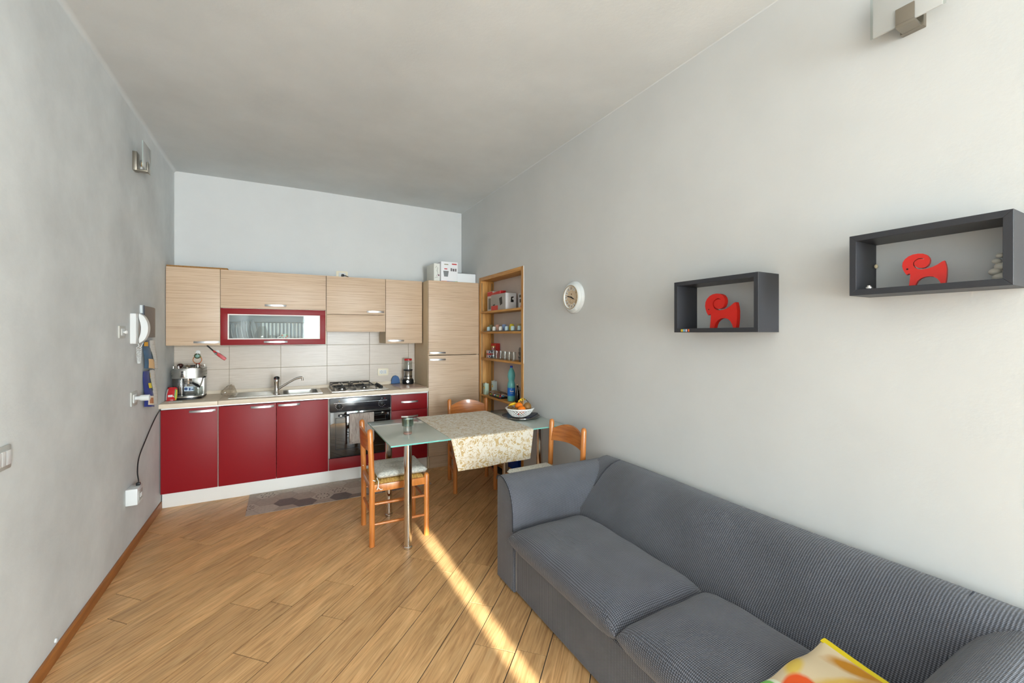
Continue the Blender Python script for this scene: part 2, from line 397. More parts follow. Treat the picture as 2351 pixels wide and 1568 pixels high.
for k in range(-14, 22):
    for kind, v0, v1 in (('n', -1.598 + .35 * k, -1.453 + .35 * k), ('w', -1.453 + .35 * k, -1.248 + .35 * k)):
        js = list(known.get((kind, k), [1.2 + rp.random() * 1.2]))
        while js[0] > -5.7: js.insert(0, js[0] - rp.choice((1.2, 1.2, .9)))
        while js[-1] < 5.4: js.append(js[-1] + rp.choice((1.2, 1.2, .9)))
        for u0, u1 in zip(js, js[1:]):
            uv = [(u0 + G, v0 + G), (u1 - G, v0 + G), (u1 - G, v1 - G), (u0 + G, v1 - G)]
            poly = clip([((u + v) * R2, (u - v) * R2) for u, v in uv], ROOM_X0 + .001, ROOM_X1 - .001, ROOM_Y0 + .001, ROOM_Y1 - .001)
            if not poly: continue
            area = abs(sum(poly[i][0] * poly[(i + 1) % len(poly)][1] - poly[(i + 1) % len(poly)][0] * poly[i][1] for i in range(len(poly)))) / 2
            if area < .0008: continue
            loc = [((x + y) * R2 - u0, (y - x) * R2 + v0) for x, y in poly]
            b = B().prism(loc, -.012, 0, 'xy')
            pl = obj('plank', b, floor_m, floor, smooth=0, world=False)
            pl.location = ((u0 + v0) * R2, (u0 - v0) * R2, 0); pl.rotation_euler = (0, 0, PI / 4)

# walls
struct(obj('wall_back', B().box(ROOM_X0 - .15, ROOM_X1 + .3, ROOM_Y1, ROOM_Y1 + .15, -.1, CEIL + .1), wall_m, origin=(0, ROOM_Y1, 0)))
wall_back = bpy.data.objects['wall_back']
wl = B()
wl.box(ROOM_X0 - .15, ROOM_X0, ROOM_Y0, ROOM_Y1, -.1, CEIL + .1)
struct(obj('wall_left', wl, wall_l_m, smooth=0, origin=(ROOM_X0, 0, 0)))
NY0, NY1, NZ, ND = 3.485, 4.512, 2.13, 0.165
wr = B()
SW = (-4.25, -2.95, 1.0, 2.3)   # opening for the added, unseen side window (y0, y1, z0, z1)
wr.box(ROOM_X1, ROOM_X1 + .3, SW[1], NY0, -.1, CEIL + .1).box(ROOM_X1, ROOM_X1 + .3, ROOM_Y0, SW[0], -.1, CEIL + .1).box(ROOM_X1, ROOM_X1 + .3, SW[0], SW[1], -.1, SW[2]).box(ROOM_X1, ROOM_X1 + .3, SW[0], SW[1], SW[3], CEIL + .1)
wr.box(ROOM_X1, ROOM_X1 + .3, NY1, ROOM_Y1, -.1, CEIL + .1)
wr.box(ROOM_X1, ROOM_X1 + .3, NY0, NY1, NZ, CEIL + .1)
wall_right = struct(obj('wall_right', wr, wall_m, smooth=0, origin=(ROOM_X1, 0, 0)))
obj('niche_sill', B().box(ROOM_X1, ROOM_X1 + ND, NY0, NY1, -.1, -.0005), grout_m, wall_right, smooth=0)
obj('niche_back', B().box(ROOM_X1 + ND, ROOM_X1 + .3, NY0, NY1, -.1, NZ), niche_m, wall_right, smooth=0)
wb = B(); WX0, WX1, WZ = .60, 1.75, 2.33
wb.box(ROOM_X0, WX0, ROOM_Y0 - .2, ROOM_Y0, -.1, CEIL + .1).box(WX1, ROOM_X1, ROOM_Y0 - .2, ROOM_Y0, -.1, CEIL + .1).box(WX0, WX1, ROOM_Y0 - .2, ROOM_Y0, WZ, CEIL + .1)
struct(obj('wall_rear', wb, wall_m, smooth=0, origin=(0, ROOM_Y0, 0)))
# ceiling with soft coved edges along the side walls
rl, rr = .025, .006
prof = [(ROOM_X0, CEIL - rl)] + [(ROOM_X0 + rl - rl * math.cos(a), CEIL - rl + rl * math.sin(a)) for a in [PI / 2 * i / 8 for i in range(1, 9)]]
prof += [(.3, CEIL + .006), (1.2, CEIL - .004)]
prof += [(ROOM_X1 - rr + rr * math.sin(a), CEIL - .012 - rr + rr * math.cos(a)) for a in [PI / 2 * i / 8 for i in range(0, 9)]]
prof += [(ROOM_X1, CEIL + .12), (ROOM_X0, CEIL + .12)]
struct(obj('ceiling', B().prism(prof, ROOM_Y0, ROOM_Y1, 'xz'), ceil_m, smooth=50, origin=(0, 0, CEIL)))
struct(obj('baseboard_left', B().box(ROOM_X0, ROOM_X0 + .012, ROOM_Y0 + .02, 4.56, 0, .064, .003), base_w))
struct(obj('baseboard_right', B().box(ROOM_X1 - .012, ROOM_X1, ROOM_Y0 + .02, NY0 - .02, 0, .064, .003), base_w))
# terrace window behind the camera, with two white curtains that leave a gap for the sun
w = B(); w.box(WX0, WX0 + .06, ROOM_Y0 - .12, ROOM_Y0 - .06, 0, WZ).box(WX1 - .06, WX1, ROOM_Y0 - .12, ROOM_Y0 - .06, 0, WZ).box(WX0 + .06, WX1 - .06, ROOM_Y0 - .12, ROOM_Y0 - .06, WZ - .06, WZ).box(WX0 + .06, WX1 - .06, ROOM_Y0 - .12, ROOM_Y0 - .06, 0, .06)
win = struct(obj('window_1', w, steel_w, smooth=0))
obj('pane', B().box(WX0 + .06, WX1 - .06, ROOM_Y0 - .095, ROOM_Y0 - .085, .06, WZ - .06), pane_m, win, smooth=0)
w = B(); xa, xb = ROOM_X1 + .06, ROOM_X1 + .12
w.box(xa, xb, SW[0], SW[1], SW[2], SW[2] + .05).box(xa, xb, SW[0], SW[1], SW[3] - .05, SW[3]).box(xa, xb, SW[0], SW[0] + .05, SW[2] + .05, SW[3] - .05).box(xa, xb, SW[1] - .05, SW[1], SW[2] + .05, SW[3] - .05)
added_win = struct(obj('added_window', w, steel_w, smooth=0))  # made-up window, put in to go with the added side fill lamp
obj('added_blind', B().box(xa + .02, xb - .02, SW[0] + .05, SW[1] - .05, SW[2] + .05, SW[3] - .05), mat('added_blind_white', (240, 240, 238), .9), added_win, smooth=0)  # closes the made-up side window behind its fill lamp
curt_m = mat('white_curtain', (240, 240, 238), .9)
for x0, x1, side in ((.54, .886, 'left'), (.926, 1.81, 'right')):
    def cf(u, v, x0=x0, x1=x1): return (x0 + (x1 - x0) * u, ROOM_Y0 + .035 + .018 * math.sin(u * 40), .02 + 2.42 * v)
    tag(obj('curtain', B().grid(cf, 60, 2).thick(.003), curt_m), 'white curtain hanging at the %s half of the terrace window' % side, 'curtain')

# ------------------------------------------------------------------ kitchen: base units
FY = 4.52
def handle(par, x0, x1, z, y, h=.018):
    """arched flat bar pull fixed to a front at depth y"""
    n = 12; pts = []
    for i in range(n + 1):
        t = i / n; pts.append((x0 + (x1 - x0) * t, y - .006 - .018 * math.sin(PI * t) ** .7))
    b = B().strip(pts, z - h / 2, z + h / 2, .006)
    b.box(x0, x0 + .012, y - .009, y, z - h / 2, z + h / 2).box(x1 - .012, x1, y - .009, y, z - h / 2, z + h / 2)
    return obj('handle', b, alu, par, smooth=40)
CB = 4.545     # carcass front
def carcass(t, x0, x1, z0, z1, y0=CB, y1=5.06, m=carc_m, name='body'):
    b = B(); th = .016
    b.box(x0, x0 + th, y0, y1, z0, z1).box(x1 - th, x1, y0, y1, z0, z1).box(x0 + th, x1 - th, y0, y1, z0, z0 + th).box(x0 + th, x1 - th, y0, y1, z1 - th, z1).box(x0 + th, x1 - th, y1 - .008, y1, z0 + th, z1 - th)
    return obj(name, b, m, t, smooth=0)
ZB, ZT = .133, .838
X = [-.905, -.505, -.055, .395, 1.0, 1.40]
g = 'red fronted base units'
t = thing('base_cabinet', 'narrow red base cabinet with one door, at the left wall', 'cabinet', ((X[0] + X[1]) / 2, 4.8, 0), g)
carcass(t, X[0], X[1] - .001, .125, .85)
d = obj('door', B().box(X[0] + .002, X[1] - .004, FY, CB, ZB, ZT, .0015), red_m, t); handle(d, -.708, -.523, .813, FY)
t = thing('sink_cabinet', 'wide red double-door base cabinet under the sink', 'cabinet', ((X[1] + X[3]) / 2, 4.8, 0), g)
b = B(); th = .016
b.box(X[1] + .001, X[1] + th, CB, 5.06, .125, .85).box(X[3] - th, X[3] - .001, CB, 5.06, .125, .85).box(X[1] + th, X[3] - th, CB, 5.06, .125, .141).box(X[1] + th, X[3] - th, 5.052, 5.06, .141, .6)
obj('body', b, carc_m, t, smooth=0)
d = obj('door', B().box(X[1] + .004, X[2] - .002, FY, CB, ZB, ZT, .0015), red_m, t); handle(d, -.257, -.074, .813, FY)
d = obj('door', B().box(X[2] + .002, X[3] - .006, FY, CB, ZB, ZT, .0015), red_m, t); handle(d, -.039, .142, .815, FY)
t = thing('oven_cabinet', 'red base unit housing the black oven', 'cabinet', ((X[3] + X[4]) / 2, 4.8, 0), g)
b = B(); b.box(X[3] + .001, X[3] + th, CB, ROOM_Y1, .125, .85).box(X[4] - th, X[4] - .001, CB, ROOM_Y1, .125, .85).box(X[3] + th, X[4] - th, CB, ROOM_Y1, .235, .251).box(X[3] + th, X[4] - th, CB, ROOM_Y1, .125, .141)
obj('body', b, carc_m, t, smooth=0)
obj('filler_panel', B().box(X[3] + .003, X[4] - .003, FY, CB, ZB, .248, .0015), red_m, t)
t = thing('drawer_cabinet', 'red base unit with three drawers beside the oven', 'cabinet', ((X[4] + X[5]) / 2, 4.8, 0), g)
carcass(t, X[4] + .001, X[5] - .006, .125, .85)
for z0, z1, hz in ((.672, .834, .757), (.445, .668, .60), (ZB, .441, .37)):
    d = obj('drawer', B().box(X[4] + .003, X[5] - .012, FY, CB, z0, z1, .0015), red_m, t); handle(d, 1.105, 1.283, hz, FY)
obj('edge_trim', B().box(X[5] - .010, X[5] - .006, FY + .002, CB, .125, .845), alu, t, smooth=0)
tag(obj('plinth_board', B().box(X[0] + .002, X[5], 4.573, 4.589, 0, .124, .001), plinth_m), 'white plinth board along the foot of the red base units', 'plinth')

# worktop (with cut-outs for sink and hob) and its upstand
t = thing('worktop', 'cream laminate kitchen worktop with rounded front edge', 'worktop', (.25, 4.8, .853))
SX0, SX1, SY0, SY1 = -.44, .345, 4.60, 5.02
b = B(); z0, z1 = .855, .893
b.box(-.912, -.505, 4.495, ROOM_Y1, z0, z1, .004)
obj('worktop_section', b, counter_m, t)
b = B()
b.box(-.503, SX0 + .02, 4.505, ROOM_Y1, z0, z1).box(SX0 + .02, SX1 - .02, 4.505, SY0 + .02, z0, z1).box(SX0 + .02, SX1 - .02, SY1 - .02, ROOM_Y1, z0, z1).box(SX1 - .02, 1.398, 4.505, ROOM_Y1, z0, z1)
b.box(-.503, 1.398, 4.495, 4.505, z0, z1, .004)
obj('worktop_section', b, counter_m, t, smooth=30)
obj('edge_strip', B().box(-.90, 1.396, 4.512, 4.522, .846, .8545), alu, t, smooth=0)
obj('upstand', B().prism([(5.066, .893), (5.05, .893), (5.05, .918), (5.054, .925), (5.066, .925)], -.91, 1.398, 'yz'), counter_m, t)

# tiled backsplash: each tile a piece of the back wall
obj('tile_bed', B().box(ROOM_X0, 1.40, 5.068, ROOM_Y1 - .0005, .90, 1.60), joint_m, wall_back, smooth=0)
for cx0, cx1 in ((-.910, -.474), (-.471, -.023), (-.020, .4235), (.4265, .8725), (.8755, 1.3205), (1.3235, 1.398)):
    for z0, z1 in ((.92, 1.1295), (1.1325, 1.3595), (1.3625, 1.585)):
        obj('tile', B().box(cx0, cx1, 5.062, 5.070, z0, z1, .001, 1), tile_m, wall_back)

# sink
t = thing('sink', 'stainless steel sink with ribbed drainer on the left', 'sink', ((SX0 + SX1) / 2, 4.81, .893))
b = B(); zt = .898
BX0, BX1, BY0, BY1 = .0, .31, 4.645, 4.975
b.box(SX0, SX1, SY0, BY0, .893, zt).box(SX0, SX1, BY1, SY1, .893, zt).box(BX1, SX1, BY0, BY1, .893, zt).box(SX0, BX0 - .04, BY0, BY1, .8925, .8945).box(BX0 - .04, BX0, BY0, BY1, .893, zt)
obj('rim', b, steel, t, smooth=0)
for i in range(9):
    y = 4.67 + i * .036
    obj('drainer_rib', B().box(SX0 + .05, BX0 - .07, y - .005, y + .005, .8942, .8972, .002), steel, t)
b = B(); oc = ((BX0 + BX1) / 2, (BY0 + BY1) / 2)
rings = []
for k, (sc, z) in enumerate(((1.0, .8975), (.99, .88), (.96, .78), (.90, .755))):
    rings.append([b.bm.verts.new((oc[0] + x * sc, oc[1] + y * sc, z)) for x, y in rbox(BX1 - BX0, BY1 - BY0, .06)])
for a_, b_ in zip(rings, rings[1:]): b.bridge(a_, b_)
b.cap(rings[-1]); b.thick(.001)
obj('bowl', b, steel_b, t)
obj('overflow', B().box(.002, .006, 4.76, 4.80, .862, .868, .001), black, t)
obj('drain', B().lathe([(.035, 0), (.035, .004), (.02, .005)], (oc[0], oc[1], .756)), chrome, t)
# faucet
t = thing('faucet', 'chrome mixer tap with long angled spout behind the sink', 'faucet', (-.05, 4.66, .895))
fx, fy = -.055, 4.70
obj('base', B().lathe([(.03, 0), (.03, .012), (.024, .02), (.022, .06)], (fx, fy, .895), 24), chrome, t)
obj('column', B().lathe([(.022, .06), (.022, .115), (.024, .12), (.0245, .145), (.018, .155)], (fx, fy, .895), 24), chrome, t)
lv = obj('lever', B().lathe([(.024, 0), (.025, .01), (.022, .022), (.01, .028)], (fx, fy, 1.042), 24), black_pl, t)
obj('marker', B().sphere((fx - .008, fy - .022, 1.045), .004, 10, 6), red_pl, lv)
obj('spout', B().tube([(fx + .01, fy, .945), (fx + .04, fy - .005, .965), (fx + .10, fy - .015, 1.005), (fx + .16, fy - .025, 1.04), (fx + .20, fy - .03, 1.052), (fx + .222, fy - .033, 1.05)], [.011, .0105, .010, .010, .011, .012], 14), chrome, t)
obj('nozzle', B().cyl((fx + .222, fy - .033, 1.052), (fx + .224, fy - .033, 1.022), .011, .0105), chrome, t)

# hob
t = thing('hob', 'stainless four-burner gas hob with black pan grates', 'hob', (.71, 4.82, .893))
HX0, HX1, HY0, HY1 = .425, .99, 4.575, 5.035
obj('plate', B().prism([(HX0, .893), (HX0 + .01, .903), (HX1 - .01, .903), (HX1, .893)], HY0, HY1, 'xz', .003), steel, t)
for bx, by, r in ((.535, 4.70, .042), (.535, 4.92, .036), (.755, 4.70, .03), (.755, 4.92, .042)):
    bb = obj('burner', B().lathe([(r + .012, 0), (r + .010, .006), (r, .008), (r, .016)], (bx, by, .903), 28), steel_d, t)
    obj('burner_cap', B().lathe([(r - .004, 0), (r - .004, .006), (r - .012, .010)], (bx, by, .919), 28), black, bb)
for gx0, gx1 in ((.45, .643), (.658, .862)):
    b = B(); z = .948; gy0, gy1 = 4.60, 5.015; r = .0045; cx = (gx0 + gx1) / 2
    b.tube([(gx0, gy0, .905), (gx0, gy0, z), (gx1, gy0, z), (gx1, gy0, .905)], r, 8)
    b.tube([(gx0, gy1, .905), (gx0, gy1, z), (gx1, gy1, z), (gx1, gy1, .905)], r, 8)
    b.tube([(gx0, gy0, z - .012), (gx0, gy1, z - .012)], r, 8).tube([(gx1, gy0, z - .012), (gx1, gy1, z - .012)], r, 8)
    b.tube([(gx0, (gy0 + gy1) / 2, z - .012), (gx1, (gy0 + gy1) / 2, z - .012)], r, 8)
    for cy in (4.70, 4.92):
        b.tube([(gx0, cy, z - .012), (gx0 + .03, cy, z), (cx - .022, cy, z)], r, 8).tube([(gx1, cy, z - .012), (gx1 - .03, cy, z), (cx + .022, cy, z)], r, 8)
        b.tube([(cx, cy - .095, z), (cx, cy - .022, z)], r, 8).tube([(cx, cy + .022, z), (cx, cy + .09, z)], r, 8)
    obj('pan_grate', b, black, t)
for i in range(4):
    ky = 4.70 + i * .075
    kn = obj('knob', B().lathe([(.021, 0), (.020, .012), (.015, .022)], (.93, ky, .903), 20), black_pl, t)
    obj('grip', B().box(.926, .934, ky - .017, ky + .017, .922, .934, .002), black_pl, kn)

# oven
t = thing('oven', 'black built-in oven with glass door and two knobs', 'oven', (.70, 4.75, .25))
obj('cavity', B().box(X[3] + .022, X[4] - .022, 4.55, 5.0, .253, .83), black, t, smooth=0)
cp = obj('control_panel', B().box(.402, .993, 4.508, 4.55, .712, .842, .004), mat('black_panel', (30, 31, 38), .18, spec=.7), t)
obj('printed_line', B().box(.44, .955, 4.5072, 4.5085, .792, .7935), alu, cp, smooth=0)
for kx in (.49, .902):
    kn = obj('knob', B().lathe([(.026, 0), (.026, .004), (.019, .006), (.018, .022), (.012, .025)], (kx, 4.508, .764), 24, (0, -1, 0)), black_pl, cp)
    obj('grip', B().box(kx - .004, kx + .004, 4.476, 4.486, .747, .781, .002), black_pl, kn)
    for q in range(9):
        a = math.radians(-30 - q * 28)
        obj('dial_mark', B().sphere((kx + .034 * math.cos(a), 4.5075, .764 + .034 * math.sin(a)), (.0022, .001, .0022), 8, 6), white_pl, cp)
for kx, m_ in ((.49, mat('amber_lamp', (240, 190, 90), .3)), (.902, white_pl), (.932, red_pl)):
    obj('indicator', B().sphere((kx, 4.5075, .815), (.004, .002, .004), 10, 6), m_, cp)
dr = obj('oven_door', B().box(.404, .991, 4.508, 4.55, .255, .706, .004), black_gl, t)
obj('window_frame', B().box(.455, .94, 4.5068, 4.5082, .335, .338).box(.455, .94, 4.5068, 4.5082, .645, .648).box(.455, .458, 4.5068, 4.5082, .335, .648).box(.937, .94, 4.5068, 4.5082, .335, .648), black_pl, dr, smooth=0)
b = B().tube([(.478, 4.465, .675), (.92, 4.465, .675)], .010, 14).cyl((.50, 4.465, .675), (.50, 4.51, .675), .007).cyl((.898, 4.465, .675), (.898, 4.51, .675), .007)
obj('handle', b, black_pl, dr)
for hx in (.50, .898): obj('handle_collar', B().cyl((hx - .008, 4.465, .675), (hx + .008, 4.465, .675), .0115), chrome, dr)
# towel over the oven handle
def tw(u, v):
    x = .578 + .235 * u
    s_ = v * .60
    if s_ < .26: y, z = 4.452 - .004 * math.sin(u * 9 + v * 3), .688 - (.28 - s_) - .0
    elif s_ < .30:
        a = (s_ - .26) / .04 * PI; y, z = 4.4655 - .0135 * math.cos(a), .668 + .02 * math.sin(a)
    else: y, z = 4.480 + .003 * math.sin(u * 7), .668 - (s_ - .30) * .95
    if s_ < .26: z = .408 + s_
    return (x + .02 * (z - .68) * -.3, y, z)
tag(obj('tea_towel', B().grid(tw, 16, 60).thick(.003), towel_m, smooth=60), 'grey-brown streaked tea towel hung over the oven handle', 'towel')

# ------------------------------------------------------------------ kitchen: wall units and fridge column
UY, UB, UT = 4.72, 1.377, 2.078
UC = UY + .02
g2 = 'wood-effect wall units'
UX = [-.908, -.51, .389, .985, 1.392]
t = thing('wall_cabinet', 'striped wood-effect wall cabinet in the left corner above the coffee machine', 'cabinet', (-.71, 4.9, UB), g2)
carcass(t, UX[0], UX[1] - .001, UB, UT, UC, m=lam_side)
d = obj('door', B().box(UX[0] + .001, UX[1] - .002, UY, UC, UB + .002, UT, .0012), lam_m, t); handle(d, -.708, -.514, 1.406, UY)
t = thing('dish_cabinet', 'wide wall cabinet with a glass-fronted red flap over the sink', 'cabinet', (-.06, 4.9, UB), g2)
carcass(t, UX[1] + .001, UX[2] - .001, UB, UT, UC, m=mat('cabinet_grey_inside', (132, 138, 144), .6))
obj('middle_shelf', B().box(UX[1] + .017, UX[2] - .017, UC, ROOM_Y1 - .008, 1.712, 1.728), carc_m, t, smooth=0)
d = obj('flap_door', B().box(UX[1] + .002, UX[2] - .003, UY, UC, 1.724, UT, .0012), lam_m, t); handle(d, -.154, .026, 1.757, UY)
GX0, GX1, GZ0, GZ1 = -.453, .330, 1.430, 1.668
b = B(); x0, x1, z0, z1 = UX[1] + .002, UX[2] - .008, UB, 1.720
b.box(x0, x1, UY, UC, GZ1, z1, .001).box(x0, x1, UY, UC, z0, GZ0, .001).box(x0, GX0, UY, UC, GZ0, GZ1, .001).box(GX1, x1, UY, UC, GZ0, GZ1, .001)
d = obj('glass_flap', b, red_m, t); handle(d, -.161, .037, 1.404, UY)
b = B(); q = .010
b.box(GX0, GX1, UY - .003, UC, GZ1 - q, GZ1).box(GX0, GX1, UY - .003, UC, GZ0, GZ0 + q).box(GX0, GX0 + q, UY - .003, UC, GZ0 + q, GZ1 - q).box(GX1 - q, GX1, UY - .003, UC, GZ0 + q, GZ1 - q)
obj('inner_frame', b, plinth_m, d, smooth=0)
obj('pane', B().box(GX0 + q, GX1 - q, UY + .006, UY + .010, GZ0 + q, GZ1 - q), pane_m, d, smooth=0)
obj('edge_trim', B().box(UX[2] - .007, UX[2] - .002, UY + .003, UC, UB, 1.72), lam_side, t, smooth=0)
t = thing('hood_cabinet', 'wood-effect wall cabinet with pull-out hood front above the hob', 'cabinet', (.69, 4.9, 1.505), g2)
carcass(t, UX[2] + .001, UX[3] - .001, 1.53, UT, UC, m=lam_side)
d = obj('door', B().box(UX[2] + .002, UX[3] - .003, UY, UC, 1.687, UT, .0012), lam_m, t); handle(d, .788, .965, 1.719, UY)
obj('hood_front', B().box(UX[2] + .002, UX[3] - .003, UY, UC, 1.505, 1.683, .0012), lam_m, t)
obj('hood_underside', B().box(UX[2] + .017, UX[3] - .017, UC, 5.0, 1.512, 1.53), steel_d, t, smooth=0)
t = thing('end_cabinet', 'narrow wood-effect wall cabinet next to the tall fridge column', 'cabinet', (1.19, 4.9, UB), g2)
carcass(t, UX[3] + .001, UX[4], UB, UT, UC, m=lam_side)
d = obj('door', B().box(UX[3] + .002, UX[4] - .002, UY, UC, UB + .002, UT, .0012), lam_m, t); handle(d, 1.006, 1.182, 1.408, UY)
t = thing('fridge_column', 'tall wood-effect fridge column with two doors', 'cabinet', (1.70, 4.8, 0))
b = B(); b.box(1.402, 1.418, CB, ROOM_Y1, 0, 2.072).box(1.989, 2.005, CB, ROOM_Y1, 0, 2.072).box(1.418, 1.989, CB, ROOM_Y1, 2.056, 2.072).box(1.418, 1.989, CB + .01, ROOM_Y1, .10, .12).box(1.418, 1.989, ROOM_Y1 - .01, ROOM_Y1, .12, 2.056)
obj('body', b, lam_side, t, smooth=0)
d = obj('door', B().box(1.404, 2.004, FY, CB, 1.249, 2.072, .0012), lam_m, t); handle(d, 1.417, 1.597, 1.273, FY)
d = obj('door', B().box(1.404, 2.004, FY, CB, .135, 1.242, .0012), lam_m, t); handle(d, 1.417, 1.597, 1.197, FY)
obj('kickboard', B().box(1.419, 1.988, FY + .012, CB, 0, .130), lam_m, t, smooth=0)
tag(obj('chipboard_strip', B().box(-.905, -.455, 4.73, 5.06, 2.0785, 2.0925), chip_m), 'raw chipboard sheet lying on top of the left wall cabinet', 'board')

# dishes inside the glass flap
pg = 'plates in the dish rack'
pw = mat('plate_white', (206, 212, 216), .2, coat=.3)
b = B()
for i in range(26):
    x = -.47 + i * .0335
    b.tube([(x, 5.028, 1.40), (x, 5.026, 1.60)], .0028, 6)
b.tube([(-.485, 5.026, 1.60), (.365, 5.026, 1.60)], .004, 6).tube([(-.485, 5.028, 1.402), (.365, 5.028, 1.402)], .004, 6)
t = thing('dish_rack', 'wire dish drainer inside the glass-fronted cabinet', 'dish rack', (-.06, 5.03, 1.393))
obj('wires', b, steel_d, t)
obj('slat_back', B().box(-.49, .37, 5.042, 5.051, 1.395, 1.60), MATS['cabinet_grey_inside'], t, smooth=0)
for i in range(16):
    x = -.19 + i * .034
    obj('slat', B().box(x, x + .022, 5.033, 5.041, 1.40, 1.595, .002), white_pl, t)
names = ['leftmost', 'second', 'third', 'fourth', 'fifth']
for i, nm in enumerate(names):
    x = -.435 + i * .042; r = .095 if i < 2 else .112
    b = B().lathe([(.02, .004), (r * .62, .0), (r * .68, .003), (r, .016), (r, .019), (r * .66, .006), (.02, .007)], (0, 0, 0), 36)
    b.xf(Matrix.Translation((x, 4.90, 1.393 + r)) @ Matrix.Rotation(math.radians(82), 4, 'Y') @ Matrix.Rotation(math.radians(7), 4, 'X'))
    tag(obj('plate', b, pw), '%s white plate from the left in the dish rack' % nm, 'plate', pg)
tag(obj('glass_jug', B().lathe([(.045, 0), (.06, .03), (.064, .08), (.04, .14), (.036, .165)], (-.185, 4.90, 1.393), cap1=False), clear_m), 'clear glass jug beside the plates in the dish cabinet', 'jug')
t = thing('glass_mug', 'glass mug with yellow base in the dish cabinet', 'mug', (-.10, 4.86, 1.393))
obj('cup_body', B().lathe([(.034, 0), (.036, .045), (.03, .075)], (-.10, 4.86, 1.393), cap1=False), clear_m, t)
obj('base_band', B().lathe([(.0345, 0), (.0372, .036), (.037, .04)], (-.10, 4.86, 1.3935), cap1=False), mat('yellow_band', (214, 168, 26), .4), t)
obj('mug_handle', B().tube([(-.067, 4.86, 1.455), (-.045, 4.86, 1.45), (-.042, 4.86, 1.425), (-.064, 4.86, 1.41)], .004, 8), clear_m, t)
t = thing('floral_mug', 'white mug with red flowers in the dish cabinet', 'mug', (.01, 4.86, 1.393))
obj('cup_body', B().lathe([(.030, 0), (.036, .07), (.040, .088), (.037, .088), (.032, .07), (.026, .004)], (.012, 4.86, 1.393)), mat('mint_ceramic', (206, 226, 214), .3), t)
for q, (dx, dz, c_) in enumerate(((-.018, .075, 0), (.024, .066, 0), (-.010, .045, 0), (.012, .05, 0), (-.02, .03, 0), (.02, .08, 1), (-.012, .042, 0))):
    y = 4.86 - math.sqrt(max(.0, .037 ** 2 - dx * dx)) - .0005
    obj('printed_flower', B().sphere((.012 + dx, y, 1.393 + dz), (.009, .003, .008), 10, 6), red_pl if not c_ else mat('leaf_print', (40, 120, 50), .5), t)
obj('mug_handle', B().tube([(-.022, 4.86, 1.46), (-.045, 4.858, 1.445), (-.05, 4.858, 1.42), (-.02, 4.86, 1.41)], .005, 8), white_ce, t)
tag(obj('espresso_glass', B().lathe([(.03, 0), (.036, .05)], (.10, 4.86, 1.393), cap1=False), clear_m), 'small low clear glass at the right in the dish cabinet', 'glass')

# ------------------------------------------------------------------ things on and above the worktop
# coffee machine
CX, CYF, CYB = -.762, 4.735, 4.985
def dshape(w, yf, yb, n=16):
    pts = [(-w / 2, yb), (-w / 2, yf + .06)]
    for i in range(1, n):
        a = PI * i / n; pts.append((-w / 2 * math.cos(a), yf + .06 - .06 * math.sin(a)))
    return [(CX + x, y) for x, y in pts + [(w / 2, yf + .06), (w / 2, yb)]]
t = thing('coffee_machine', 'ribbed stainless espresso machine on a dark oval base', 'coffee machine', (CX, 4.86, .893))
obj('base', B().prism(dshape(.225, 4.70, CYB), .894, .914, 'xy', .004), black_pl, t)
obj('base_rim', B().prism(dshape(.232, 4.694, CYB), .914, .922, 'xy', .002), steel, t)
b = B()
for i in range(7):
    z = 1.082 + i * .0118
    b.prism(dshape(.238, 4.722, CYB), z, z + .008, 'xy', .0035).prism(dshape(.226, 4.729, CYB), z + .008, z + .0118, 'xy')
obj('housing', b, steel_b, t)
obj('top_plate', B().prism(dshape(.236, 4.724, CYB), 1.165, 1.171, 'xy', .002), steel, t)
obj('back_body', B().box(CX - .045, CX + .115, 4.84, CYB, .922, 1.084, .003), steel_d, t)
tk = obj('water_tank', B().box(CX - .113, CX - .048, 4.78, CYB, .923, 1.08, .004), tank_m, t)
obj('tank_corner', B().box(CX - .048, CX - .040, 4.775, 4.80, .923, 1.082, .001), steel, t)
pn = obj('control_panel', B().prism([(CX - .03 + x, 1.122 + z) for x, z in rbox(.042, .062, .008)], 4.716, 4.724, 'xz', .001), chrome, t)
for i in range(3): obj('button', B().lathe([(.0075, 0), (.006, .004)], (CX - .03, 4.716, 1.14 - i * .018), 16, (0, -1, 0)), black_pl, pn)
obj('group_head', B().lathe([(.034, 0), (.034, -.025), (.03, -.035)], (CX + .005, 4.775, 1.085)), chrome, t)
pf = obj('portafilter', B().lathe([(.032, 0), (.028, -.022), (.01, -.03), (.008, -.042)], (CX + .005, 4.775, 1.05)), chrome, t)
obj('portafilter_handle', B().tube([(CX + .03, 4.76, 1.04), (CX + .055, 4.73, 1.032), (CX + .085, 4.70, 1.018), (CX + .10, 4.685, 1.005)], [.007, .010, .012, .008], 12), black_pl, pf)
wd = obj('steam_wand', B().tube([(CX + .112, 4.80, 1.085), (CX + .112, 4.775, 1.06), (CX + .096, 4.76, 1.0)], .0055, 10), chrome, t)
obj('wand_knob', B().sphere((CX + .122, 4.79, 1.085), (.014, .012, .009), 14, 8), black_pl, wd)
st = obj('sticker', B().box(CX - .035, CX + .045, 4.8385, 4.8398, .955, .998), mat('sticker_pale_blue', (198, 214, 228), .5), t, smooth=0)
obj('sticker_print', B().lathe([(.013, 0), (.013, .0006)], (CX - .022, 4.8382, .977), 20, (0, -1, 0)).box(CX + .0, CX + .012, 4.8376, 4.8384, .962, .985).box(CX + .018, CX + .038, 4.8376, 4.8384, .966, .974), mat('sticker_navy', (44, 70, 120), .5), st, smooth=0)
